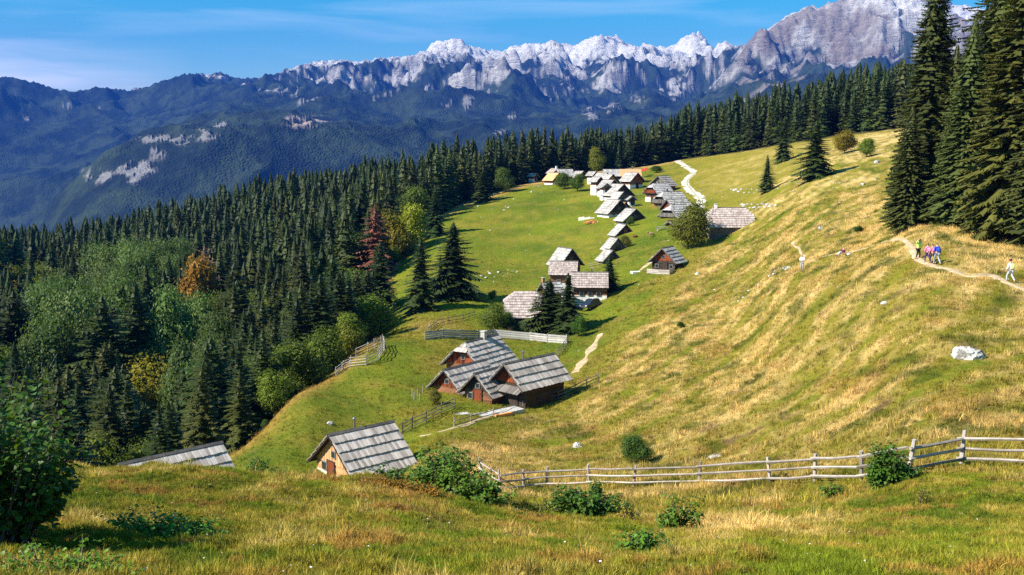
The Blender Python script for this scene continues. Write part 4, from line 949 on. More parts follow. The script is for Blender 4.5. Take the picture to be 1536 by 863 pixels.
house('small dark shed wedged between the farmhouse and the pinkish barn', (812, 424), 164, 205, 3.6, 1.9, 1.7, roof='shingle_far', gable='redwood', lower='darkwood', courses=4, H=3.2, name='shed', cat='shed', chimney=(.1, .22, 'brick'), windows=0)
house('lone hut with brown upper gable and wooden porch fence right of the lane', P5(1110, 245), 178, 238, 5.0, 2.75, 2.7, roof='shingle_far', gable='redwood', lower='darkwood', lowh=1.1, log='darkwood', courses=5, H=4.9, windows=2, gov=.8)
house('long hip-roofed house with pinkish shingles right of the large round maple', (1058, 311.8), 204, 178, 9.6, 3.8, 3.8, roof='shingle_pink', gable='greywood', lower='greywood', lowh=.9, log='greywood', hipf=.4, hipb=.4, courses=9, H=5.3, name='farmhouse', cat='house', gov=.5, door=False, windows=0, gwin=False, sidewin=3, chimney=(.22, .28, 'plaster'))
# left row of the lane, from the near end upwards
V = K(roof='shingle_white', gable='greywood', lower='plaster', courses=6, name='wooden_hut', bw=.35)
def vh(label, apex, r, yaw, L, hw, rise, **k): q = dict(V); q.update(k); return house(label, apex, r, yaw, L, hw, rise, **q)
vh('nearest small hut of the left lane row, half behind the barn-corner spruce', P5(690, 266), 205, -72, 4.2, 2.3, 2.3, H=3.7)
vh('second hut of the left lane row with bright lean roof and bushes at its gable', P5(735, 160), 214, -72, 4.4, 2.4, 2.7, H=4.2)
vh('third hut of the left lane row with dark boarded gable and red door', P5(802, 42), 231, -73, 4.6, 2.75, 2.7, H=4.4, gable='darkwood', lower='redwood')
vh('hut with dark brown gable and a square whitewashed base corner in the left row', P4(890, 482), 245, -70, 5.6, 3.6, 3.1, H=5.2, gable='darkwood', lowh=1.7)
vh('large white-roofed hut with an orange patch of new roofing at its back', P4(755, 405), 257, -66, 7.2, 3.7, 3.6, H=5.6, gable='darkwood', lowh=1.9)
vh('low orange-roofed extension wedged behind the large white-roofed hut', P4(800, 425), 262, -60, 3.2, 2.0, 1.8, H=3.8, roof='orange_sheet', gable='redwood', name='shed', cat='shed', windows=0)
vh('narrow dark-gabled hut with a thin bright roof edge in the middle of the left row', P4(782, 335), 272, -70, 5.0, 2.9, 3.1, H=4.9, gable='greywood', lowh=.9)
vh('big pale-roofed hut with whitewashed wall below the stepped white roofs', P4(785, 268), 284, -66, 7.0, 3.8, 3.4, H=5.6, gable='darkwood', lowh=1.8)
vh('lowest of three white stepped roofs at the upper left of the village', P4(700, 232), 294, -58, 5.5, 2.9, 2.6, H=4.3, gable='redwood')
vh('middle one of three white stepped roofs with pinkish gable', P4(690, 182), 303, -58, 5.8, 3.3, 3.0, H=4.9, gable='orangewood')
vh('highest of three white stepped roofs at the upper left of the village', P4(640, 170), 309, -58, 5.2, 3.0, 2.8, H=4.6)
vh('grey-pink hip-ended roof behind the stepped white roofs', P4(600, 140), 322, 178, 6.8, 2.9, 2.2, H=4.0, roof='shingle_far', hipb=.4, gwin=False, door=False, windows=0, name='farmhouse', cat='house')
vh('tiny white-roofed shed left of the stepped roofs', P4(545, 158), 326, -50, 3.6, 1.7, 1.5, H=3.0, name='shed', cat='shed', windows=0)
vh('hut with orange-edged dark gable and bright roof in the top right row', P4(905, 168), 306, -52, 5.2, 3.3, 2.8, H=5.3, gable='redwood', lowh=1.6)
vh('house with faded orange roof and dark windows above the village', P4(742, 138), 322, 178, 7.0, 3.3, 2.3, H=4.6, roof='peach_sheet', chimney=(.6, .2, 'metal'), door=False, windows=0, gwin=False, sidewin=3, name='farmhouse', cat='house')
# top left group
vh('hut with bright orange roof and orange gable at the upper left end of the village', P4(225, 170), 338, -52, 5.6, 3.0, 2.7, H=4.6, roof='peach_sheet', gable='redwood', lowh=1.1)
vh('pale roof with a stubby chimney behind the orange-roofed hut', P4(215, 132), 350, -60, 4.6, 2.4, 1.8, H=4.4, roof='shingle_pink', chimney=(.25, .3, 'plaster'), windows=0)
vh('grey-roofed hut right of the orange-roofed one with dark shaded gable on the left', P4(340, 138), 348, 10, 5.8, 2.9, 2.5, H=4.6, roof='shingle_far', windows=0)
vh('small white-roofed hut behind the two round green trees at the village top', P4(435, 155), 344, -55, 4.6, 2.4, 2.2, H=4.2, gable='redwood')
vh('lone weathered shed at the wood edge beyond the village top', (857, 260), 352, -50, 2.2, 1.2, 1.0, H=2.2, name='shed', cat='shed', windows=0, roof='shingle_far')
# right row
vh('upper hut of the right row with dark striped roof and grey boarded gable', P4(1072, 198), 292, 232, 6.6, 3.2, 2.9, H=5.0, roof='shingle', gable='greywood')
vh('half-hipped house with reddish balcony, just below the dark striped roof', P4(1005, 262), 274, 212, 6.4, 3.2, 2.8, H=5.4, roof='shingle_far', hipf=.40, gable='darkwood', lowh=1.6, balcony='redwood', name='farmhouse', cat='house')
vh('half-hipped house with grey balcony and two whitewashed base blocks', P4(1085, 335), 260, 211, 7.6, 3.4, 3.1, H=6.0, hipf=.40, gable='darkwood', lowh=2.0, balcony='greywood', chimney=(.35, .18, 'metal'), name='farmhouse', cat='house')
vh('broad white roof with a small red-brown gable between two half-hipped houses', P4(1150, 400), 250, 211, 6.6, 3.0, 2.7, H=4.8, gable='redwood', pipe=.3)
vh('nearest house of the right row, its pale hip end beside the round maple', P4(1155, 448), 238, 214, 6.2, 3.5, 3.0, H=5.6, roof='shingle_far', hipf=.42, gable='darkwood', lowh=1.5, balcony='greywood', name='farmhouse', cat='house')
vh('little porch roof hut right below the nearest house of the right row', P4(1165, 590), 226, 228, 2.6, 1.3, .8, H=2.4, roof='shingle_far', name='shed', cat='shed', windows=0)

vh('small hut squeezed between the stepped roofs and the top row, brown gable', P4(585, 205), 300, -50, 3.6, 1.9, 1.6, H=3.4, name='shed', cat='shed', windows=0, gable='redwood')
vh('low annex with pale roof under the lowest stepped white roof', P4(640, 262), 287, -75, 3.4, 1.8, 1.3, H=2.8, name='shed', cat='shed', windows=0, roof='shingle_far')
vh('grey-roofed hut behind the half-hipped houses, only its ridge and one slope in view', P4(1175, 385), 266, 214, 4.8, 2.4, 2.0, H=4.2, roof='shingle_far', windows=0)
vh('short broad hut beside the round maple, its pale roof behind the nearest right-row house', P4(1215, 430), 246, 205, 5.0, 2.8, 2.3, H=4.6, windows=0)
vh('little dark-gabled store right of the big pale-roofed hut', P4(860, 372), 268, -80, 2.6, 1.4, 1.1, H=2.4, name='shed', cat='shed', windows=0, gable='darkwood')
vh('dark-roofed shed at the wood edge left of the orange-roofed hut', P4(30, 175), 352, -40, 3.4, 1.6, 1.2, H=2.8, name='shed', cat='shed', windows=0, roof='shingle')
# ---------------------------------------------------------------- tracks draped on the ground
PATHS = []
def ribbon(name, pts, w, mat, lift=.03, wob=.25, n=4):
    """a strip following the ground through the given photo columns and rows"""
    W = [at(a, b, rmin=rm) for a, b, rm in [(p + (40,))[:3] for p in pts]]; W = [Vector(p) for p in W]
    P = []
    for i in range(len(W) - 1):
        p0, p1, p2, p3 = W[max(i - 1, 0)], W[i], W[i + 1], W[min(i + 2, len(W) - 1)]; k = max(2, int((p2 - p1).length / 1.0))
        for j in range(k):
            t_ = j / k; P.append(.5 * ((2 * p1) + (p2 - p0) * t_ + (2 * p0 - 5 * p1 + 4 * p2 - p3) * t_ ** 2 + (3 * p1 - p0 - 3 * p2 + p3) * t_ ** 3))
    P.append(W[-1]); V = []; PATHS.append((np.array([(p.x, p.y) for p in P]), w * .5 + .12))
    for i, p in enumerate(P):
        d = (P[min(i + 1, len(P) - 1)] - P[max(i - 1, 0)]); d.z = 0; d.normalize(); s = Vector((-d.y, d.x, 0)); ww = w * (1 + wob * float(perlin(i * .37, hash(name) % 50 + .5)) * 1.5)
        for j in range(n + 1):
            q = p + s * ww * (j / n - .5); V.append((q.x, q.y))
    V = np.array(V); z = height(V[:, 0], V[:, 1]) + lift; z[0::n + 1] -= lift * 1.6; z[n::n + 1] -= lift * 1.6
    Fc = [(i * (n + 1) + j, (i + 1) * (n + 1) + j, (i + 1) * (n + 1) + j + 1, i * (n + 1) + j + 1) for i in range(len(P) - 1) for j in range(n)]
    return tag(link(name, np_mesh(name, np.column_stack([V, z]), Fc, [mat], True)), kind='structure')
def dirt(name, a, b, sc=1.2):
    t = NT(name); w = t.world(); f = t.noise(sc, 5, w); return t.surf(t.mix(t.mapr(f, .35, .65), a, b), .95, t.bump(t.noise(7, 4, w), .6, .05), .05)
M['gravel'] = dirt('white_gravel', (.34, .31, .26), (.60, .56, .48)); M['trod'] = dirt('trodden_earth', (.34, .24, .14), (.55, .42, .27))
M['verge'] = dirt('grass_strip', (.15, .17, .05), (.34, .30, .14))
ribbon('gravel_road', [(1010, 238, 300), (1018, 243, 300), (1030, 251, 200), (1040, 258, 200), (1031, 268, 200), (1028, 276, 200), (1036, 287, 200), (1046, 294, 200), (1052, 301, 200), (1050, 309, 200), (1046, 318, 180), (1041, 330, 180)], 2.7, M['gravel'], .06, .15)
ribbon('grass_verge', [(1041, 262, 200), (1033, 269, 200), (1031, 277, 200), (1039, 288, 200), (1047, 296, 200), (1050, 303, 200), (1048, 311, 200)], .7, M['verge'], .12, .3, 2)
ribbon('hiking_path', [(1368, 372), (1374, 387), (1384, 394), (1402, 401), (1420, 404), (1436, 408), (1448, 415), (1464, 415), (1480, 413), (1494, 416), (1510, 425), (1536, 435), (1590, 455)], .75, M['trod'], .05, .35)
ribbon('dirt_track', [(900, 502), (893, 515), (884, 527), (876, 540), (868, 552), (862, 560)], 1.1, M['trod'], .04, .5)
ribbon('foot_path', [(770, 617, 60), (740, 622, 60), (715, 632, 60), (690, 640, 60), (660, 648, 60), (630, 655, 60)], .6, M['trod'], .04, .5)
ribbon('cattle_path', [(1189, 363), (1192, 370), (1199, 375), (1203, 382), (1208, 386)], .38, M['trod'], .04, .4)
ribbon('lane_path', [(982, 385), (974, 395), (966, 402), (957, 408)], 1.2, M['trod'], .04, .5)
ribbon('slope_path', [(1368, 372), (1340, 360), (1300, 372), (1262, 380), (1220, 390)], .5, M['trod'], .03, .6)

# ---------------------------------------------------------------- fences
fr = random.Random(21)
def fence(name, label, pts, ph, rails, mat, step=None, rail_r=.05, post_r=.06, cat='fence', plank=False, lean=.08, two=False, group=None):
    """posts and rails along surveyed photo points; every post and every rail is its own part"""
    W = [Vector(p if len(p) == 3 and isinstance(p, np.ndarray) else at(p[0], p[1], (tuple(p) + (38,))[2])) for p in pts]
    P = [W[0]]
    for a, b in zip(W[:-1], W[1:]):
        k = max(1, round((b - a).length / step)) if step else 1
        for j in range(1, k + 1):
            q = a.lerp(b, j / k); q.z = gz(q.x, q.y); P.append(q)
    o = P[0].copy(); root = thing(name, label, cat, o, 0, group)
    for i, p in enumerate(P):
        m = MB(); l = Vector((fr.uniform(-lean, lean), fr.uniform(-lean, lean), 1)); h = ph * fr.uniform(1.0, 1.12); b = p - o
        m.tube([b - l * .3, b + l * h * .5, b + l * h], [post_r * 1.15, post_r, post_r * .85], 6, 0, fr.random(), rnd=.15); m.build('post', mat, root)
    for a, b in zip(P[:-1], P[1:]):
        d = (b - a).normalized(); s = Vector((d.y, -d.x, 0)).normalized()
        for k in range(rails):
            f = (k + .55) / rails if not plank else (k + .5) / rails
            z0 = ph * f * fr.uniform(.97, 1.03); z1 = ph * f * fr.uniform(.95, 1.05); m = MB(); off = s * (post_r + rail_r * .8)
            A = a - o + Vector((0, 0, z0)) + off - d * .12; B = b - o + Vector((0, 0, z1)) + off + d * .12
            if plank:
                w = ph / rails * .40; m.prism([A + Vector((0, 0, w)), B + Vector((0, 0, w)), B - Vector((0, 0, w)), A - Vector((0, 0, w))], -s * .03, 0, fr.random())
            else:
                mid_ = A.lerp(B, .5) + Vector((0, 0, fr.uniform(-.05, .03))); m.tube([A, mid_, B], [rail_r * 1.1, rail_r, rail_r * .85], 5, 0, fr.random(), rnd=.15)
            m.build('rail', mat, root)
    return root
fence('rail_fence', 'weathered three-rail pole fence running across the slope in front, up to the right edge',
      [(722, 716, 50), (751, 737, 50), (785, 734, 50), (820, 731, 50), (884, 728, 50), (950, 730, 45), (1049, 728, 42), (1155, 724, 40), (1222, 722, 38), (1292, 722, 36), (1362, 712, 35), (1442, 697, 34), (1565, 702, 34), (1690, 706, 34), (1800, 712, 34)], 1.22, 3, M['fence'], rail_r=.062, post_r=.085, lean=.16)
fence('rail_fence', 'old dark rail fence stepping down from the cluster towards the nearest hut', [(682, 613, 70), (662, 622, 70), (640, 634, 70), (618, 644, 70), (604, 652, 70)], 1.1, 3, M['fence_dark'])
fence('rail_fence', 'dark rail fence along the right wall of the cluster down the slope', [(787, 612, 70), (815, 605, 70), (838, 600, 70), (862, 591, 70), (880, 582, 70), (897, 575, 70)], 1.15, 3, M['fence_dark'])
fence('rail_fence', 'pale low two-rail fence beside the terrace in front of the cluster doors', [(681, 641, 70), (706, 634, 70), (740, 624, 70), (785, 614, 70)], .8, 2, M['fence'])
fence('plank_fence', 'bleached close-boarded plank fence below the hip-roofed farmhouse', [(638, 511, 90), (690, 508, 90), (742, 507, 90), (795, 511, 90), (850, 516, 90)], 1.25, 4, M['fence_white'], step=4.2, plank=True, rail_r=.02)
fence('rail_fence', 'thin dark fence curving over the meadow left of the round bush', [(642, 500, 100), (655, 489, 100), (672, 484, 100), (695, 481, 100), (712, 475, 100)], 1.0, 2, M['fence_dark'], step=2.5)
fence('rail_fence', 'short dark fence stub below the right end of the bleached plank fence', [(852, 516, 90), (846, 526, 90), (838, 535, 90)], 1.1, 3, M['fence_dark'])
fence('stock_pen', 'pole stock pen with four rails on the meadow edge left of the cluster', [(526, 552, 85), (549, 550, 85), (566, 541, 85), (576, 527, 85), (574, 518, 85)], 1.35, 4, M['fence'], step=2.4)
fence('stock_pen', 'far side of the pole pen against the orange grass', [(534, 536, 85), (552, 529, 85), (572, 520, 85)], 1.25, 4, M['fence'], step=2.4)
fence('rail_fence', 'collapsing short fence left of the pole stock pen', [(503, 565, 85), (514, 556, 85), (525, 551, 85)], 1.1, 4, M['fence'], lean=.2)
fence('rail_fence', 'dark fence between the knoll and the orange-gabled hut', [np.array(atr(395, 60)), np.array(atr(425, 64)), np.array(atr(462, 68.5))], 1.5, 3, M['fence_dark'], step=2.2)
fence('porch_fence', 'pale low board fence round the porch of the lone hut', [(971, 411, 90), (988, 412, 90), (1004, 413, 90), (1011, 408, 90)], .85, 3, M['fence'], plank=True, rail_r=.02, post_r=.05)
fence('rail_fence', 'faint pole fence below the orange-roofed hut at the wood edge', [(800, 283, 200), (815, 281, 200), (832, 278, 200)], 1.0, 2, M['fence'], step=4)
fence('rail_fence', 'short pale fence beside the dark narrow hut left of the lane', [(884, 402, 150), (898, 398, 150), (905, 396, 150)], .9, 2, M['fence'])
for k, (a, b) in enumerate([(618, 597), (621, 602), (626, 594), (634, 591), (629, 603), (650, 586)]):
    p = at(a, b, 80); m = MB(); m.tube([(0, 0, -.2), (.02, 0, .9)], [.035, .03], 5); o = m.build('marker_stake', M['fence_white']); o.location = p; tag(o, 'thin white stake standing in the meadow left of the cluster', 'stake', 'white stakes in the meadow')

# ---------------------------------------------------------------- stones
def stone_mesh(seed, n=2):
    g = np.random.RandomState(seed); t_ = (1 + 5 ** .5) / 2
    V = [(-1, t_, 0), (1, t_, 0), (-1, -t_, 0), (1, -t_, 0), (0, -1, t_), (0, 1, t_), (0, -1, -t_), (0, 1, -t_), (t_, 0, -1), (t_, 0, 1), (-t_, 0, -1), (-t_, 0, 1)]
    Fc = [(0, 11, 5), (0, 5, 1), (0, 1, 7), (0, 7, 10), (0, 10, 11), (1, 5, 9), (5, 11, 4), (11, 10, 2), (10, 7, 6), (7, 1, 8), (3, 9, 4), (3, 4, 2), (3, 2, 6), (3, 6, 8), (3, 8, 9), (4, 9, 5), (2, 4, 11), (6, 2, 10), (8, 6, 7), (9, 8, 1)]
    V = [Vector(v).normalized() for v in V]
    for _ in range(n):
        c, F2 = {}, []
        def md(a, b):
            k = (min(a, b), max(a, b))
            if k not in c: c[k] = len(V); V.append(((V[a] + V[b]) / 2).normalized())
            return c[k]
        for a, b, d in Fc: x, y, z = md(a, b), md(b, d), md(d, a); F2 += [(a, x, z), (b, y, x), (d, z, y), (x, y, z)]
        Fc = F2
    V = np.array([tuple(v) for v in V]); 
    for k in range(9):                                                    # knock flat faces off the lump
        d = g.normal(size=3); d /= np.linalg.norm(d); h = g.uniform(.55, .85); s = V @ d; V = V - np.where(s > h, s - h, 0)[:, None] * d
    V = V * (1 + .06 * g.normal(size=(len(V), 1))); V[:, 2] *= .7
    return np_mesh('stone', V, Fc, [M['rock']], False)
STONES = [stone_mesh(k, 2) for k in range(6)]; BIG = [stone_mesh(30 + k, 3) for k in range(2)]
def stone(px, py, wpx, label, group=None, name='stone', cat='rock', big=False, hsc=1.0, rmin=40, k=None):
    p = at(px, py, rmin); r = math.hypot(p[0], p[1]); s = wpx / 2 * r / F_PX
    o = link(name, (BIG if big else STONES)[(k if k is not None else fr.randrange(6)) % (2 if big else 6)], None, (p[0], p[1], p[2] + s * .08 * hsc), (fr.uniform(-.2, .2), fr.uniform(-.2, .2), fr.uniform(0, 6.3))); o.scale = (s, s * fr.uniform(.7, 1), s * hsc); return tag(o, label, cat, group)
stone(1450, 538, 46, 'large white limestone boulder alone on the dry slope at the right', name='boulder', big=True, hsc=.95, k=1)
stone(866, 671, 20, 'white boulder on the dry slope between the cluster and the rail fence', name='boulder', big=True, k=1, rmin=60)
stone(494, 637, 15, 'flat white stone in the meadow above the orange-gabled hut', name='boulder', rmin=75, hsc=.6)
stone(1071, 687, 27, 'low flat pale rock just above the rail fence', name='boulder', hsc=.5, rmin=45)
stone(392, 645, 8, 'white stone beside the small meadow bush', rmin=80)
stone(1181, 405, 17, 'pale rock outcrop left of the standing white walker', name='boulder', hsc=.8)
stone(1163, 412, 10, 'lower small rock left of the outcrop by the walker', hsc=.6)
stone(1316, 245, 10, 'white rock below the low bushy tree on the upper pasture', rmin=100)
stone(1295, 278, 8, 'pale rock high on the pasture left of the tall spruces', rmin=100)
stone(1231, 344, 10, 'grey-white rock in the grass left of the tall spruces', rmin=100)
stone(1047, 412, 9, 'white stone right of the lone hut', rmin=100)
stone(1327, 457, 11, 'small grey rock in the middle of the dry slope')
stone(1140, 836, 9, 'small white stone in the grass at the near right', rmin=10)
stone(1320, 804, 10, 'greyish stone with a dry tuft in the near grass', rmin=10)
stone(1356, 831, 8, 'pale stone low in the near grass at the right', rmin=10)
stone(640, 804, 11, 'flat pale stone in the near grass below the shrubs', rmin=10, hsc=.5)
stone(785, 817, 8, 'flat light stone near the middle of the near grass', rmin=10, hsc=.5)
stone(130, 861, 60, 'long flat pale stone slab at the bottom left corner', rmin=8, hsc=.25)
stone(1437, 745, 9, 'white stone on the green bank under the right fence post', rmin=20)
for a, b, n, wpx, lab, grp in ((1135, 433, 8, 6, 'pale stone in the broken line on the middle of the dry slope', 'line of stones on the dry slope'),
                          (1122, 286, 14, 6, 'stone of the old oval enclosure on the upper pasture', 'stones of the upper enclosure'),
                          (1138, 309, 14, 7, 'stone of the tumbled row above the hip-roofed house', 'stones of the lower enclosure'),
                          (745, 413, 10, 5, 'white stone in the scattered row across the village meadow', 'stones in the village meadow'),
                          (1195, 268, 14, 6, 'stone of the scree spilled below the solitary spruces', 'scree stones on the upper pasture'),
                          (760, 307, 8, 5, 'stone scattered under the upper wood edge', 'stones under the wood edge')):
    for k in range(n):
        if 'enclosure' in grp: u = a + (k / (n - 1) - .5) * 50; v = b + (4 if k % 2 else -2) * math.sin(math.pi * k / (n - 1)) + fr.uniform(-1, 1)
        elif 'row' in lab: u = a + (k / (n - 1) - .5) * 60; v = b - (u - a) * .10 + fr.uniform(-4, 4)
        elif 'line' in lab: u = a + (k / (n - 1) - .5) * 55; v = b - (u - a) * .75 + fr.uniform(-5, 5)
        else: u = a + fr.uniform(-45, 45); v = b - (u - a) * .25 + fr.uniform(-12, 12)
        stone(u, v, wpx * fr.uniform(.5, 1.3), lab, grp, rmin=90, hsc=.8)
# uncountable pebbles and small rocks on the pasture
px_, py_ = [], []
for _ in range(1500):
    c = fr.uniform(1040, 1330); q = atr(c, fr.uniform(110, 330)); px_.append(q)
for _ in range(700): px_.append(atr(fr.uniform(640, 1040), fr.uniform(120, 340)))
for _ in range(500): px_.append(atr(fr.uniform(900, 1536), fr.uniform(42, 110)))
pp = np.array(px_); nn_ = fbm(pp[:, 0] / 14, pp[:, 1] / 14, 2) > .18; pp = pp[nn_]; n = len(pp); sc_ = (.05 + .16 * nr_.rand(n) ** 3) * np.clip(np.hypot(pp[:, 0], pp[:, 1]) / 180, .5, 1.4)
def md_(m): V = np.empty(len(m.vertices) * 3, np.float32); m.vertices.foreach_get('co', V); return (V.reshape(-1, 3), [tuple(p.vertices) for p in m.polygons], [0] * len(m.polygons), [.5] * len(m.polygons))
SM = [md_(stone_mesh(60 + k, 1)) for k in range(3)]
scatter_stuff('scattered_stones', SM, [M['rock']], pp, np.stack([nr_.rand(n) * .6, nr_.rand(n) * .6, nr_.rand(n) * 6.28], 1), np.stack([sc_, sc_, sc_ * .8], 1), nr_.randint(0, 3, n))

# ---------------------------------------------------------------- village odds and ends
def slab_thing(name, label, cat, px, py, rz, boxes, rmin=60):
    p = at(px, py, rmin); root = thing(name, label, cat, p, rz)
    for nm, a, b, mt in boxes: m = MB(); m.box(a, b, 0, fr.random()); m.build(nm, M[mt], root)
    return root
slab_thing('terrace', 'pale stone terrace with a red plank patch before the cluster doors', 'terrace', 742, 620, R(38),
    [('slab', (-3.6 + i * 1.12, -1.0, -.6), (-3.6 + i * 1.12 + 1.05, .8 - .1 * (i % 3), .10 + .015 * (i % 2)), 'stone') for i in range(6)] + [('plank_patch', (-.9, -1.4, -.4), (1.2, -1.02, .16), 'orange_sheet')])
slab_thing('stone_step', 'pale flat stone in the grass left of the terrace', 'stone', 690, 622, R(20), [('slab', (-1.0, -.5, -.3), (-.02, .4, .06), 'stone'), ('slab', (0, -.4, -.3), (.9, .45, .08), 'stone')])
for k, (a, b, w_) in enumerate([(956, 408, 1.4), (964, 402, .9), (975, 390, .9)]): pass
slab_thing('stone_slabs', 'bare pale slabs on the path left of the lone hut', 'slab', 957, 408, R(15), [('slab', (-1.3, -.7, -.3), (-.1, .7, .08), 'white_slab'), ('slab', (0, -.9, -.3), (1.3, .5, .1), 'white_slab')])
p = at(889, 335, 200); root = thing('clay_heap', 'heap of orange clay tiles beside a low wall below the white-roofed hut', 'heap', p)
for k in range(60):
    a = fr.uniform(0, 6.28); q = fr.random() ** .6 * 1.9; m = MB(); x, y, z = math.cos(a) * q * 1.2, math.sin(a) * q * .7, (1.9 - q) * .35 + .05
    u = Vector((fr.uniform(-1, 1), fr.uniform(-1, 1), fr.uniform(-.4, .4))).normalized() * .22; v = u.cross(Vector((0, 0, 1))).normalized() * .15
    c_ = Vector((x, y, z)); m.prism([c_ + u + v, c_ - u + v, c_ - u - v, c_ + u - v], (0, 0, -.14)); m.build('tile', M['rust_pile'], root)
slab_thing('low_wall', 'low whitish dry-stone wall around the clay heap', 'wall', 880, 330, R(-20), [('stone', (-2.2 + i * .55, -.2, -.5), (-2.2 + i * .55 + .5, .2 + .05 * (i % 2), .45 + .1 * (i % 3)), 'white_slab') for i in range(8)], 150)
slab_thing('low_wall', 'low pale wall under the stepped white roofs', 'wall', 902, 293, R(-15), [('stone', (-1.8 + i * .6, -.2, -.5), (-1.8 + i * .6 + .55, .2, .6 + .12 * (i % 3)), 'white_slab') for i in range(6)], 150)
slab_thing('woodpile', 'stack of reddish firewood at the gable of the third lane hut', 'woodpile', 953, 357, R(-62), [('log', (-.6 + .2 * (i % 6), -.3, -.2 + .16 * (i // 6)), (-.6 + .2 * (i % 6) + .17, .3, .15 * (i // 6) + .12), 'redwood') for i in range(18)], 120)
slab_thing('bench', 'pale wooden bench and table in front of the porch by the round maple', 'bench', 993, 346, R(10), [('seat', (-1.2, -.2, .4), (1.2, .15, .46), 'fence_white'), ('leg', (-1.05, -.15, -.2), (-.95, .1, .398), 'fence'), ('leg', (.95, -.15, -.2), (1.05, .1, .398), 'fence'), ('table_top', (-1.2, .5, .7), (1.2, 1.1, .76), 'fence_white'), ('leg', (-1.05, .7, -.2), (-.95, .85, .698), 'fence'), ('leg', (.95, .7, -.2), (1.05, .85, .698), 'fence')], 120)
# red parasols above the lane
def parasol(px, py, label, col):
    p = at(px, py, 200); root = thing('parasol', label, 'parasol', p); m = MB(); m.tube([(0, 0, -.2), (0, 0, 2.3)], .05, 6); m.build('pole', M['metal'], root)
    m = MB(); n = 8; top = (0, 0, 2.7); rim = [(1.5 * math.cos(k * .7854), 1.5 * math.sin(k * .7854), 2.05 + .0 * k) for k in range(n)]
    m.add([top] + rim + [(0, 0, 2.62)] + [(a * .99, b * .99, c - .05) for a, b, c in rim], [(0, k + 1, (k + 1) % n + 1) for k in range(n)] + [(n + 1, n + 2 + (k + 1) % n, n + 2 + k) for k in range(n)] + [(k + 1, n + 2 + k, n + 2 + (k + 1) % n, (k + 1) % n + 1) for k in range(n)]); m.build('canopy', M[col], root)
parasol(963, 266, 'left one of two red parasols right of the orange-edged gable', 'red_cloth'); parasol(968, 264, 'right one of two red parasols above the lane', 'red_cloth')
# round hay bale like bundle on the lane meadow
p = at(977, 356, 120); o = link('calf', None)
bpy.data.objects.remove(o)

# ---------------------------------------------------------------- parked car
def car(px, py, yaw, label):
    p = at(px, py, 100); root = thing('parked_car', label, 'car', p, yaw); paint = plain('dark_blue_paint', (.018, .024, .05), .25, .1, 1, 0, 0, .6)
    prof = [(-2.05, .42), (-2.08, .80), (-1.95, 1.0), (-1.5, 1.06), (-1.42, 1.10), (1.0, 1.02), (1.7, .92), (2.05, .76), (2.1, .42)]
    m = MB(); n = len(prof); V = []
    for y, sx in ((-.84, .97), (-.78, 1.0), (.78, 1.0), (.84, .97)): V += [(x * sx, y * (1 if abs(y) < .8 else 1), z if abs(y) < .8 else z - (.06 if z > .6 else 0)) for x, z in prof]
    Fc = [tuple(range(n)), tuple(range(4 * n - 1, 3 * n - 1, -1))]
    for r_ in range(3):
        for k in range(n): Fc.append((r_ * n + k, (r_ + 1) * n + k, (r_ + 1) * n + (k + 1) % n, r_ * n + (k + 1) % n))
    m.add(V, Fc); m.build('body', paint, root)
    cab = [(-1.75, 1.06), (-1.45, 1.52), (-.9, 1.60), (.1, 1.58), (.55, 1.42), (1.05, 1.03)]; k6 = len(cab)
    m = MB(); V = [(x, -.74 + (z - 1.03) * .28, z) for x, z in cab] + [(x, .74 - (z - 1.03) * .28, z) for x, z in cab]
    m.add(V, [tuple(range(k6)), tuple(range(2 * k6 - 1, k6 - 1, -1))] + [(k, k + k6, (k + 1) % k6 + k6, (k + 1) % k6) for k in range(k6)]); cb_ = m.build('cabin_glass', M['glass'], root)
    m = MB(); m.prism([(-1.42, -.60, 1.60), (.15, -.60, 1.60), (.15, .60, 1.60), (-1.42, .60, 1.60)], (0, 0, -.035)); m.build('roof_panel', paint, root)
    for x0_, x1_ in ((-1.62, -1.4), (-.5, -.36), (.38, .62)):
        for sd in (1, -1): m = MB(); m.prism([(x0_, sd * .745, 1.04), (x1_, sd * .745, 1.04), (x1_ - (.22 if x0_ > 0 else -.1), sd * .61, 1.57), (x0_ - (.25 if x0_ > 0 else -.12), sd * .61, 1.57)], (0, sd * .012, .004)); m.build('window_pillar', paint, root)
    for y in (-.5, .5): m = MB(); m.tube([(-1.3, y, 1.68), (.1, y, 1.68)], .03, 6); m.build('roof_rail', M['white_slab'], root)
    m = MB(); m.box((-1.1, -.4, 1.70), (-.1, .05, 1.76)); m.box((-1.0, .12, 1.70), (.0, .40, 1.75)); m.build('roof_load', M['white_slab'], root)
    tyre = plain('tyre_rubber', (.02, .02, .02), .9)
    for x in (-1.3, 1.32):
        for sd in (1, -1):
            m = MB(); m.tube([(x, sd * .66, .32), (x, sd * .86, .32)], .33, 16); w_ = m.build('wheel', tyre, root); m = MB(); m.tube([(x, sd * .862, .32), (x, sd * .875, .32)], .19, 10); m.build('rim', M['metal'], w_)
    for sd in (1, -1):
        m = MB(); m.box((2.0, sd * .62 - .15, .66), (2.115, sd * .62 + .15, .80)); m.build('headlight', M['plaster'], root); m = MB(); m.box((-2.11, sd * .66 - .1, .72), (-2.03, sd * .66 + .1, .92)); m.build('tail_light', M['red_cloth'], root)
    m = MB(); m.box((2.03, -.7, .42), (2.16, .7, .58)); m.build('bumper', M['metal'], root)
car(886, 464, R(228), 'dark blue car with pale roof load parked by the spruces below the barn')

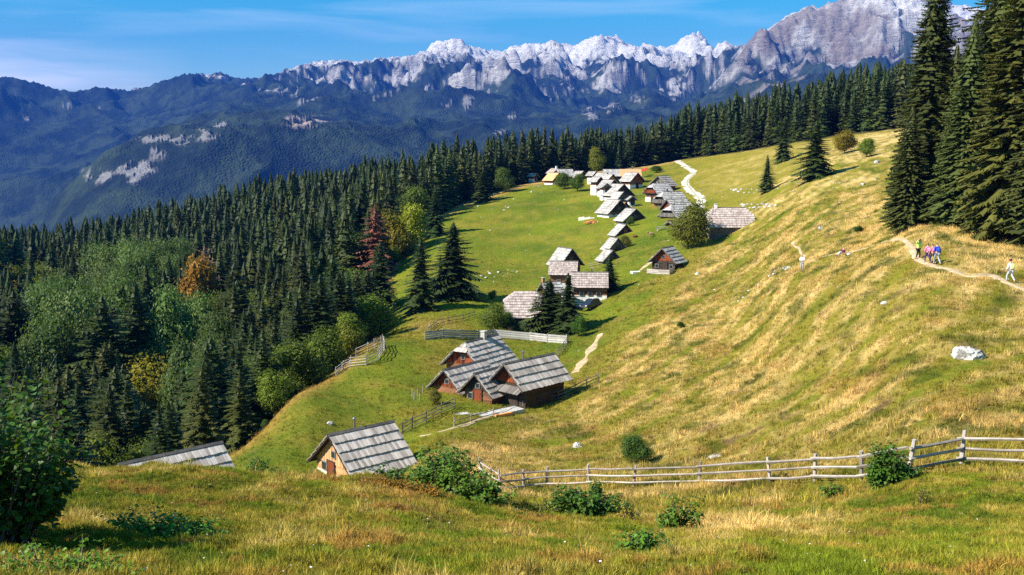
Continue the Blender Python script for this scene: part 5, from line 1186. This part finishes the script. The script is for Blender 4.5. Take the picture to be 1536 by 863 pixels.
# ---------------------------------------------------------------- people
def cloth(name, c): return plain(name, c, .85, .15, 8, .3)
SKIN = plain('skin', (.62, .36, .25), .6, .1, 8, .1)
def skin_mesh(name, joints, edges, mat, parent, sub=1, root=0):
    me = bpy.data.meshes.new(name); me.from_pydata([j[0] for j in joints], edges, []); me.materials.append(mat); o = link(name, me, parent)
    sk = o.modifiers.new('skin', 'SKIN'); me.skin_vertices.new() if not me.skin_vertices else None
    for i, j in enumerate(joints): me.skin_vertices[0].data[i].radius = (j[1], j[2] if len(j) > 2 else j[1]); me.skin_vertices[0].data[i].use_root = (i == root)
    sk.use_smooth_shade = True; s2 = o.modifiers.new('subdivision', 'SUBSURF'); s2.levels = sub; s2.render_levels = sub; return o
def person(px, py, label, yaw, jacket, trousers, hair=(.06, .035, .02), pack=None, hat=None, pose='walk', h=1.72, arms='down', group=None, p=None):
    if p is None: p = at(px, py, 60)
    root = thing('person', label, 'person', p, yaw); k = h / 1.72; root.scale = (k, k, k); s = .5 if pose == 'walk' else .12
    if pose == 'sit':
        hip = (0, 0, .12); leg = [((.42, .10, .38), (.80, .12, .05)), ((.40, -.10, .34), (.78, -.12, .05))]; up = -.76
    else:
        hip = (0, 0, .92); leg = [((.10 + s * .25, .10, .50), (.02 + s * .45, .10, .08)), ((.06 - s * .20, -.10, .50), (-.06 - s * .62, -.10, .10))]; up = 0
    lean = -.10 if pose == 'sit' else .05
    chest = (lean, 0, 1.28 + up); neck = (lean + .01, 0, 1.47 + up); head = (lean + .03, 0, 1.60 + up); crown_ = (lean + .02, 0, 1.69 + up); sh = 1.41 + up
    if arms == 'hands_on_head': ar = [((lean + .02, .36, 1.50 + up), (lean + .06, .12, 1.70 + up)), ((lean + .02, -.36, 1.50 + up), (lean + .06, -.12, 1.70 + up))]
    elif arms == 'front': ar = [((lean + .08, .26, 1.16 + up), (lean + .30, .14, 1.12 + up)), ((lean + .08, -.26, 1.16 + up), (lean + .30, -.14, 1.12 + up))]
    else: ar = [((lean - .03, .26, 1.15 + up), (lean + .10, .28, .93 + up)), ((lean - .05, -.26, 1.15 + up), (lean - .08, -.28, .92 + up))]
    J = [(hip, .13, .16), ((lean * .5, 0, 1.08 + up), .11, .14), (chest, .12, .17), (neck, .055), (head, .085, .078), (crown_, .07, .065), ((head[0] + .085, 0, head[2] - .01), .016)]; E = [(0, 1), (1, 2), (2, 3), (3, 4), (4, 5), (4, 6)]
    def chain(a, pts):
        for v, r_ in pts: J.append((v, r_)); E.append((a, len(J) - 1)); a = len(J) - 1
        return a
    for sd, (kn, ft) in zip((1, -1), leg):
        chain(0, [((hip[0], sd * .095, hip[2] - .06), .095), (kn, .062), (ft, .042), ((ft[0] + .15, ft[1], ft[2] - .04), .035)])
    for sd, (el, ha) in zip((1, -1), ar):
        w_ = chain(2, [((chest[0], sd * .18, sh), .06), (el, .042), (ha, .028)]); d = (Vector(ha) - Vector(el)).normalized(); sdv = d.cross(Vector((0, 1, 0)) if abs(d.y) < .8 else Vector((1, 0, 0))).normalized()
        pm = Vector(ha) + d * .06; J.append((tuple(pm), .032, .02)); E.append((w_, len(J) - 1)); pi_ = len(J) - 1
        for q, ln in ((-.028, .060), (-.009, .072), (.010, .067), (.028, .052)): chain(pi_, [(tuple(pm + sdv * q + d * .035), .009), (tuple(pm + sdv * q * 1.15 + d * (.035 + ln * .6) + Vector((.01, 0, 0))), .008), (tuple(pm + sdv * q * 1.15 + d * (.035 + ln) + Vector((.02, 0, 0))), .007)])
        chain(w_, [(tuple(Vector(ha) + d * .03 - sdv * .035), .010), (tuple(Vector(ha) + d * .07 - sdv * .055), .009)])
    skin_mesh('body', J, E, SKIN, root)
    jk = [((hip[0], 0, hip[2] + .02), .15, .175), ((lean * .5, 0, 1.08 + up), .14, .17), (chest, .145, .195), ((neck[0], 0, neck[2] - .03), .07)]; je = [(0, 1), (1, 2), (2, 3)]
    J, E = jk, je
    for sd, (el, ha) in zip((1, -1), ar): chain(2, [((chest[0], sd * .18, sh), .075), (el, .058), (tuple(Vector(el).lerp(Vector(ha), .9)), .042)])
    skin_mesh('jacket', J, E, jacket, root)
    J, E = [((hip[0], 0, hip[2] + .03), .14, .165)], []
    for sd, (kn, ft) in zip((1, -1), leg): chain(0, [((hip[0], sd * .095, hip[2] - .06), .108), (kn, .078), (tuple(Vector(kn).lerp(Vector(ft), .92)), .058)])
    skin_mesh('trousers', J, E, trousers, root)
    for kn, ft in leg: skin_mesh('boot', [((ft[0] - .02, ft[1], ft[2] + .03), .052), ((ft[0] - .02, ft[1], ft[2] - .04), .045), ((ft[0] + .12, ft[1], ft[2] - .045), .04), ((ft[0] + .19, ft[1], ft[2] - .05), .03)], [(0, 1), (1, 2), (2, 3)], M['deck'], root)
    hm = plain('hair', hair, .8); skin_mesh('hair', [((head[0] - .035, 0, head[2] - .03), .075, .08), ((head[0] - .03, 0, head[2] + .05), .092, .085), ((head[0] + .0, 0, head[2] + .10), .075, .07)], [(0, 1), (1, 2)], hm, root)
    for sd in (1, -1):
        m = MB(); m.tube([(head[0] + .078, sd * .03, head[2] + .012), (head[0] + .086, sd * .03, head[2] + .012)], .012, 6); m.build('eye', M['glass'], root)
        m = MB(); m.tube([(head[0], sd * .076, head[2]), (head[0], sd * .095, head[2] + .005)], [.025, .018], 6); m.build('ear', SKIN, root)
    m = MB(); m.box((head[0] + .070, -.025, head[2] - .052), (head[0] + .082, .025, head[2] - .043)); m.build('mouth', M['red_cloth'], root)
    if hat:
        m = MB(); a, b = Vector((head[0], 0, head[2] + .07)), Vector((head[0], 0, head[2] + .17)); m.tube([a, b], [.10, .085], 10); m.tube([a - Vector((0, 0, .0)), a + Vector((0, 0, .012))], .17, 12); m.build('hat', hat, root)
    if pack:
        b = chest[0]; skin_mesh('backpack', [((b - .22, 0, 1.0 + up), .11, .15), ((b - .23, 0, 1.20 + up), .12, .16), ((b - .20, 0, 1.42 + up), .09, .13)], [(0, 1), (1, 2)], pack, root)
        for sd in (1, -1): m = MB(); m.tube([(b - .14, sd * .12, 1.44 + up), (b + .06, sd * .13, 1.43 + up), (b + .15, sd * .12, 1.25 + up), (b - .05, sd * .17, 1.05 + up)], .018, 5); m.build('shoulder_strap', pack, root)
    return root
C = lambda n, *c: cloth(n, c)
lime = C('lime_cloth', .50, .85, .18); black = C('black_cloth', .02, .022, .025); pink = C('pink_cloth', .75, .22, .42); violet = C('violet_cloth', .09, .05, .16); blue = C('blue_cloth', .02, .06, .42); white = C('white_cloth', .72, .72, .74); rose = C('rose_cloth', .80, .20, .26); navy = C('navy_cloth', .03, .035, .10); grey = C('grey_cloth', .30, .33, .38); maroon = C('maroon_cloth', .12, .02, .05); jeans = C('pale_trousers', .45, .48, .52)
AW = R(100)
person(1376.5, 389, 'walker in lime jacket and dark hat holding both hands up to the head', R(-60), lime, black, pose='stand', hat=maroon, arms='hands_on_head', h=1.78)
person(1391, 395, 'walker in pink top and violet trousers, leftmost of the tight trio on the path', R(100), pink, violet, pack=pink, h=1.66)
person(1398.5, 396, 'walker in rose jacket with rose backpack in the middle of the tight trio', R(100), rose, navy, pack=rose, h=1.68)
person(1405, 398, 'walker in bright blue jacket with blue backpack, rightmost of the tight trio', R(100), blue, grey, pack=blue, h=1.84, hair=(.15, .1, .06))
person(1515, 424, 'walker with lime backpack and pale trousers alone on the path at the right', R(110), white, jeans, pack=lime, hat=maroon, h=1.76)
person(1203, 407, 'person in white standing below the pale cattle path on the slope', R(-120), white, grey, pose='stand', arms='front', h=1.86)
person(1264, 383, 'person in maroon sitting on the grass beside a pale bag', R(200), maroon, white, pose='sit', h=1.75)
p = at(1273, 384, 60); root = thing('bag', 'pale and black rucksack lying beside the seated walker', 'bag', p, .4)
skin_mesh('bag_body', [((-.25, 0, .12), .15), ((.1, 0, .16), .17), ((.32, 0, .12), .12)], [(0, 1), (1, 2)], white, root); skin_mesh('bag_flap', [((-.42, .1, .06), .12), ((-.2, .05, .10), .14)], [(0, 1)], black, root)
# a small brown calf on the lane meadow
p = at(977, 357, 120); root = thing('calf', 'small tan calf standing on the green lane above the lone hut', 'calf', p, R(200)); tan = plain('calf_hide', (.42, .26, .14), .8)
skin_mesh('body', [((0, 0, .85), .27), ((-.45, 0, .88), .26), ((.45, 0, .88), .25), ((.78, 0, 1.10), .13), ((1.0, 0, 1.18), .12), ((1.22, 0, 1.06), .08), ((-.62, .0, .80), .10),
  ((.42, .16, .60), .11), ((.42, .16, .32), .06), ((.40, .16, .02), .055), ((.42, -.16, .60), .11), ((.46, -.16, .32), .06), ((.42, -.16, .02), .055), ((-.52, .16, .62), .14), ((-.60, .16, .38), .07), ((-.52, .16, .02), .055), ((-.52, -.16, .62), .14), ((-.62, -.16, .38), .07), ((-.56, -.16, .02), .055), ((-.72, 0, .85), .03), ((-.76, 0, .45), .025), ((1.0, .16, 1.26), .04), ((1.0, -.16, 1.26), .04)],
  [(0, 1), (0, 2), (2, 3), (3, 4), (4, 5), (1, 6), (2, 7), (7, 8), (8, 9), (2, 10), (10, 11), (11, 12), (1, 13), (13, 14), (14, 15), (1, 16), (16, 17), (17, 18), (6, 19), (19, 20), (4, 21), (4, 22)], tan, root)
# ---------------------------------------------------------------- leafy shrubs close to the viewer
def leaf_variants(mat):
    L = []
    for k in range(5):
        g = random.Random(k); V, Fc = [], []; w = g.uniform(.34, .44); cu = g.uniform(.05, .2); f = g.uniform(.05, .16)
        for x, ww in ((0, .02), (.22, .8), (.5, 1), (.78, .62), (1, .0)):
            z = -cu * x * x; V += [(x, -w * ww, z + f * ww), (x, 0, z), (x, w * ww, z + f * ww)]
        for i in range(4):
            for j in range(2): a = i * 3 + j; Fc.append((a, a + 1, a + 4, a + 3))
        m = bpy.data.meshes.new('leaf'); m.from_pydata(V, [], Fc); m.materials.append(mat); a = m.attributes.new('tone', 'FLOAT', 'FACE'); a.data.foreach_set('value', [g.uniform(.2, .9)] * len(Fc)); m.update(); L.append(m)
    return L
LEAF = leaf_variants(M['leaf_near'])
LV = []
for m in LEAF:
    v = np.empty(len(m.vertices) * 3, np.float32); m.vertices.foreach_get('co', v); LV.append((v.reshape(-1, 3), np.array([tuple(p.vertices) for p in m.polygons])))
def leafy_shrub(label, x, y, lobes, nst, leaf, nleaf, nparts=0, seed=1, color=(1, 1, 1), name='leafy_shrub', cat='shrub', flat=.75, rust=0.0):
    """stems arching from one root, leaves set along the twigs; lobes = (dx, dy, height, radius)"""
    g = np.random.RandomState(seed); base = gz(x, y); root = thing(name, label, cat, (x, y, base)); st = MB(); LP = []
    for s in range(nst):
        dx, dy, h, rr = lobes[s % len(lobes)]; gb = gz(x + dx * .6, y + dy * .6) - base; gt = gz(x + dx, y + dy) - base
        b = Vector((dx * .6 + g.normal() * rr * .22, dy * .6 + g.normal() * rr * .22, gb - .1)); top = Vector((dx + g.normal() * rr * .62, dy + g.normal() * rr * .62, gt + h * g.uniform(.5, 1.05)))
        mid_ = b.lerp(top, .5) + Vector((g.normal() * .05, g.normal() * .05, h * .12)); P = [b.lerp(mid_, t_) .lerp(mid_.lerp(top, t_), t_) for t_ in np.linspace(0, 1, 6)]
        st.tube(P, [.018 * (h ** .5), .016 * (h ** .5), .013 * (h ** .5), .010, .007, .004], 4, 0, g.rand())
        m = int(nleaf / nst)
        for k in range(m):
            t_ = g.uniform(.18, 1) ** .8; i = min(4, int(t_ * 5)); q = P[i].lerp(P[i + 1], t_ * 5 - i); off = Vector((g.normal(), g.normal(), g.normal() * .5)) * (.06 + .16 * rr * (1.15 - t_) * 1.6); q = q + off
            a = math.atan2(off.y, off.x) + g.normal() * .5; LP.append((q, a, g.normal() * .35 + .25, g.normal() * .35, leaf * g.uniform(.6, 1.25)))
    st.build('stems', M['bark'], root)
    LP.sort(key=lambda l: (l[0] + Vector((x, y, base))).length - 1.2 * l[0].z)
    for q, a, pt, rl, s in LP[:nparts]:
        o = link('leaf', LEAF[int(g.randint(5))], root, q, (rl, pt, a)); o.scale = (s, s, s); o.color = tuple(c * g.uniform(.75, 1.3) for c in color) + (1,)
    V, Fc, tn = [], [], []; nv = 0
    for q, a, pt, rl, s in LP[nparts:]:
        v, f = LV[int(g.randint(5))]; mt = np.array(Euler((rl, pt, a)).to_matrix()) * s; V.append(v @ mt.T + np.array(q)); Fc.append(f + nv); nv += len(v); tn += [g.rand()] * len(f)
    if V:
        o = link('foliage', np_mesh('foliage', np.concatenate(V), np.concatenate(Fc), [M['leaf_near']], True, None, {'tone': tn}), root); o.color = tuple(color) + (1,); o['kind'] = 'stuff'
    return root
def sh(px, r, lobes, *a, **k): q = atr(px, r); return leafy_shrub(k.pop('label'), q[0], q[1], lobes, *a, **k)
sh(-95, 16.8, [(0, 0, 2.8, .7), (.8, .4, 2.5, .4), (-.9, .2, 2.9, .8), (1.1, .8, 1.5, .35), (-1.9, -.1, 3.0, .8), (.5, 2.2, 2.6, .7), (-.6, 3.2, 3.0, .8), (1.3, .6, 2.0, .35), (-1.8, 2.0, 3.2, .8), (-.4, -.6, 1.9, .5), (-2.9, 0, 3.4, .9), (-3.6, 1.2, 3.6, .9)], 170, .125, 9500, 280, seed=3, label='large hazel-like bush with big green leaves and a black shadow at the lower left corner', color=(.62, .78, .55))
sh(690, 30.5, [(0, 0, 1.55, .55), (-.7, .6, 1.5, .5), (.6, -.6, 1.15, .5), (1.1, -.9, .9, .4), (-1.5, 1.0, .75, .4), (-1.1, 1.3, 1.4, .45), (-.5, 1.8, 1.9, .3)], 90, .125, 5200, 200, seed=4, label='wide leafy bush on the knoll in front of the orange-gabled hut', color=(1.0, 1.1, .75))
sh(585, 33, [(0, 0, .8, .35), (.5, .2, .6, .3), (-.3, 0, .5, .3)], 24, .11, 900, 0, seed=5, label='low grey-green bush touching the eaves of the orange-gabled hut', color=(.7, .85, .8))
sh(885, 31, [(0, 0, 1.15, .5), (.55, .2, .95, .4), (-.6, .1, .9, .4), (.9, 0, .5, .35), (-1.0, .2, .45, .3)], 60, .115, 3400, 120, seed=6, label='rounded leafy bush below the rail fence in the middle', color=(.8, .95, .75))
sh(1336, 36.5, [(0, 0, 1.65, .45), (.45, 0, 1.2, .4), (-.4, 0, 1.25, .35), (.8, .1, .7, .3)], 60, .11, 3800, 120, seed=7, label='dense dark green bush growing against the rail fence at the right', color=(.75, .95, .65))
sh(1257, 37.5, [(0, 0, .6, .25), (.25, 0, .4, .2)], 14, .10, 420, 0, seed=8, label='small dark bush at the foot of the fence left of the dense fence bush', color=(.7, .85, .6))
sh(1022, 26, [(0, 0, 1.0, .25), (.35, 0, .55, .25), (-.2, .1, .7, .2)], 22, .105, 800, 60, seed=9, label='spindly green shrub with upright tips right of the rounded bush', color=(.95, 1.05, .7))
sh(968, 15.2, [(0, 0, .55, .22), (.25, -.1, .35, .2), (-.15, .1, .4, .2), (.2, .4, .3, .2)], 26, .085, 620, 140, seed=10, label='low leafy plant at the bottom edge in front of the spindly shrub', color=(1.0, 1.15, .7))
sh(375, 36, [(0, 0, .95, .3), (.4, .1, .7, .3), (.9, .2, .45, .25)], 22, .10, 600, 0, seed=12, label='thin dark shrub poking above the knoll beside the dark fence', color=(.7, .85, .6))
sh(1300, 60, [(0, 0, .5, .4)], 8, .12, 160, 0, seed=13, label='tiny green tuft on the dry slope behind the fence', color=(.9, 1, .7)) if False else None
sh(598, 29.5, [(0, 0, .32, .35), (.5, .1, .28, .3), (-.6, .1, .3, .35), (.9, -.3, .25, .25), (-1.1, .2, .22, .3)], 60, .06, 2600, 0, seed=14, label='rusty red low bilberry patch left of the wide leafy bush', color=(2.7, .8, .4), name='bilberry_patch')
sh(235, 18.6, [(0, 0, .38, .4), (.5, .3, .3, .35), (-.6, .1, .4, .4), (-.2, .8, .35, .4), (.8, -.3, .25, .3)], 50, .085, 1900, 120, seed=15, label='bright low weeds growing in the shade right of the large corner bush', color=(.9, 1.2, .6), name='weed_clump', cat='plants')
sh(80, 12.6, [(0, 0, .3, .4), (.5, .1, .25, .35), (-.6, 0, .3, .4)], 34, .06, 1500, 60, seed=16, label='low tangled weeds at the bottom left corner in front of the large bush', color=(1.0, 1.2, .55), name='weed_clump', cat='plants')
sh(1395, 30, [(0, 0, .55, .12), (.15, 0, .35, .12)], 10, .07, 160, 0, seed=17, label='dry brown seed-head plant in the near grass at the right', color=(1.8, 1.0, .7), name='dry_plant', cat='plant')
sh(820, 30.5, [(0, 0, .5, .2), (.25, 0, .35, .2), (-.3, .1, .4, .2)], 22, .07, 520, 0, seed=18, label='brownish scrub between the wide leafy bush and the rounded bush', color=(1.7, 1.1, .6), name='dry_scrub', cat='shrub')
sh(945, 29.5, [(0, 0, .8, .14), (.25, .1, .6, .14), (-.2, 0, .5, .14)], 16, .06, 300, 0, seed=19, label='thin reddish dry stalks right of the rounded leafy bush', color=(2.6, 1.2, .8), name='dry_scrub', cat='shrub')
# ---------------------------------------------------------------- grass
def tuft(seed, n, h, spread, w, bend=.4, seedhead=0):
    g = random.Random(seed); V, T, tn = [], [], []
    for k in range(n):
        a = g.uniform(0, 6.28); r = g.uniform(0, spread); x, y = math.cos(a) * r, math.sin(a) * r; b = g.uniform(0, 6.28); hh = h * g.uniform(.45, 1.1); L = bend * hh * g.uniform(.3, 1.4)
        dx, dy = math.cos(b) * L, math.sin(b) * L; c = g.uniform(0, 3.14); wx_, wy_ = math.cos(c) * w, math.sin(c) * w; t_ = g.random(); i = len(V)
        V += [(x - wx_, y - wy_, -.03), (x + wx_, y + wy_, -.03), (x + dx * .35 + wx_ * .7, y + dy * .35 + wy_ * .7, hh * .6), (x + dx * .35 - wx_ * .7, y + dy * .35 - wy_ * .7, hh * .6), (x + dx, y + dy, hh)]
        T += [(i, i + 1, i + 2), (i, i + 2, i + 3), (i + 3, i + 2, i + 4)]; tn += [t_] * 3
    return V, T, [0] * len(T), tn
t = NT('grass_blades'); c = t.attr('col', 'INSTANCER').outputs['Vector']; tone = t.attr('tone').outputs['Fac']
cc = t.mix(1.0, c, t.mix(tone, (.62, .66, .55), (1.45, 1.35, 1.2)), 'MULTIPLY')
p_ = t.n('ShaderNodeBsdfPrincipled', {'Base Color': cc, 'Roughness': .7, 'Specular IOR Level': .12}); tr_ = t.n('ShaderNodeBsdfTranslucent', {'Color': cc}); ms = t.n('ShaderNodeMixShader', {0: .22, 1: p_.outputs[0], 2: tr_.outputs[0]}); t.t.links.new(ms.outputs[0], t.out.inputs['Surface']); M['blades'] = t.mat
def cover(name, n, c0, c1, r0, r1, protos, smin, smax, dens=None, dryonly=None, seed=1, rpow=1.0, mul=(1, 1, 1)):
    g = np.random.RandomState(seed); a0, a1 = math.atan((c0 - 768) / F_PX), math.atan((c1 - 768) / F_PX); az = g.uniform(a0, a1, n); r = (r0 ** rpow + g.rand(n) * (r1 ** rpow - r0 ** rpow)) ** (1 / rpow)
    x, y = r * np.sin(az), r * np.cos(az); z = height(x, y); col_, dry = ground_colour(x, y, z); keep = np.ones(n, bool)
    if dryonly is not None: keep = g.rand(n) < np.clip((dry - dryonly[0]) / (dryonly[1] - dryonly[0]), .02, 1)
    keep &= r < wood_edge(x, y) + 1
    for pl, hw_ in PATHS:
        nb = (x > pl[:, 0].min() - 1) & (x < pl[:, 0].max() + 1) & (y > pl[:, 1].min() - 1) & (y < pl[:, 1].max() + 1) & keep; ii = np.where(nb)[0]
        if len(ii): keep[ii] = ((x[ii, None] - pl[None, :, 0]) ** 2 + (y[ii, None] - pl[None, :, 1]) ** 2).min(1) > (hw_ + .25) ** 2
    x, y, z, col_, dry = x[keep], y[keep], z[keep], col_[keep], dry[keep]; n = len(x); s = g.uniform(smin, smax, n) * (.75 + .5 * np.clip(dry, 0, 1)) * np.clip(1 + .5 * fbm(x / 1.5, y / 1.5, 2) + .5 * fbm(x / .45, y / .45, 2), .3, 1.9)
    col_ = col_ * (1 + .35 * (1 - sstep(34, 48, np.hypot(x, y))))[:, None] * g.uniform(.5, 1.45, (n, 1)) * np.array(mul)
    return scatter_stuff(name, protos, [M['blades']], np.stack([x, y, z], 1), np.stack([g.uniform(-.15, .15, n), g.uniform(-.15, .15, n), g.uniform(0, 6.28, n)], 1), np.stack([s, s, s], 1), g.randint(0, len(protos), n), {'col': col_})
TF = [tuft(k, 22, .16, .13, .005, .5) for k in range(4)]; TL = [tuft(10 + k, 26, .42, .17, .006, .45) for k in range(4)]; TS = [tuft(20 + k, 16, .30, .30, .012, .6) for k in range(4)]
cover('short_grass', 85000, -60, 1850, 7.5, 37, TF, .5, 1.0, seed=1, rpow=1.35)
cover('tall_dry_grass', 14000, 200, 1850, 9, 56, TL, .35, .9, dryonly=(.34, .85), seed=2, rpow=1.5)
cover('hillside_grass', 120000, 560, 1850, 36, 190, TS, .35, .95, dryonly=(.1, .6), seed=3, rpow=1.15)
cover('meadow_tussocks', 26000, 300, 1200, 75, 220, TS, .4, 1.0, seed=4, rpow=1.6)
# small white and yellow flowers in the near grass
fl = []
for k in range(3):
    V, T = [(0, 0, -.05), (.004, 0, -.05), (.01, 0, .16)], [(0, 1, 2)]
    for j in range(6): a = j * 1.047; i = len(V); V += [(0.01, 0, .165), (.01 + math.cos(a) * .022, math.sin(a) * .022, .168 + .006 * k), (.01 + math.cos(a + 1.0) * .022, math.sin(a + 1.0) * .022, .168)]; T.append((i, i + 1, i + 2))
    fl.append((V, T, [0] + [1] * 6, [.5] * 7))
g = np.random.RandomState(9); n = 600; az = np.arctan((g.uniform(0, 1536, n) - 768) / F_PX); r = 9 + 24 * g.rand(n) ** .8; x, y = r * np.sin(az), r * np.cos(az); kp = fbm(x / 1.6, y / 1.6, 2) > .12; x, y = x[kp], y[kp]; z = height(x, y); n = len(x); s = g.uniform(.35, .9, n)
scatter_stuff('white_flowers', fl, [plain('flower_stem', (.08, .12, .03)), plain('white_petals', (.75, .73, .68), .8, .1)], np.stack([x, y, z], 1), np.stack([g.uniform(-.3, .3, n)] * 2 + [g.uniform(0, 6, n)], 1), np.stack([s, s, s], 1), g.randint(0, 3, n))

# broad-leaved weeds hugging the ground among the near grass
wd = []
for k in range(4):
    g_ = random.Random(50 + k); V, T, tn = [], [], []
    for j in range(9):
        a = j * .7 + g_.uniform(-.3, .3); el = g_.uniform(.15, .9); L = g_.uniform(.06, .13); c, s_ = math.cos(a), math.sin(a); i = len(V); w = L * .36
        V += [(0, 0, 0), (c * L * .5 - s_ * w, s_ * L * .5 + c * w, L * el * .6), (c * L, s_ * L, L * el * .8), (c * L * .5 + s_ * w, s_ * L * .5 - c * w, L * el * .6)]; T += [(i, i + 2, i + 1), (i, i + 3, i + 2)]; tn += [g_.random()] * 2
    wd.append((V, T, [0] * len(T), tn))
cover('ground_weeds', 15000, -60, 1850, 9, 36, wd, .35, .85, seed=6, rpow=1.4, mul=(.40, .62, .5))
cover('brown_herbs', 8000, -60, 1850, 9, 60, wd, .4, 1.0, dryonly=(.2, .6), seed=7, rpow=1.5, mul=(.62, .42, .38))
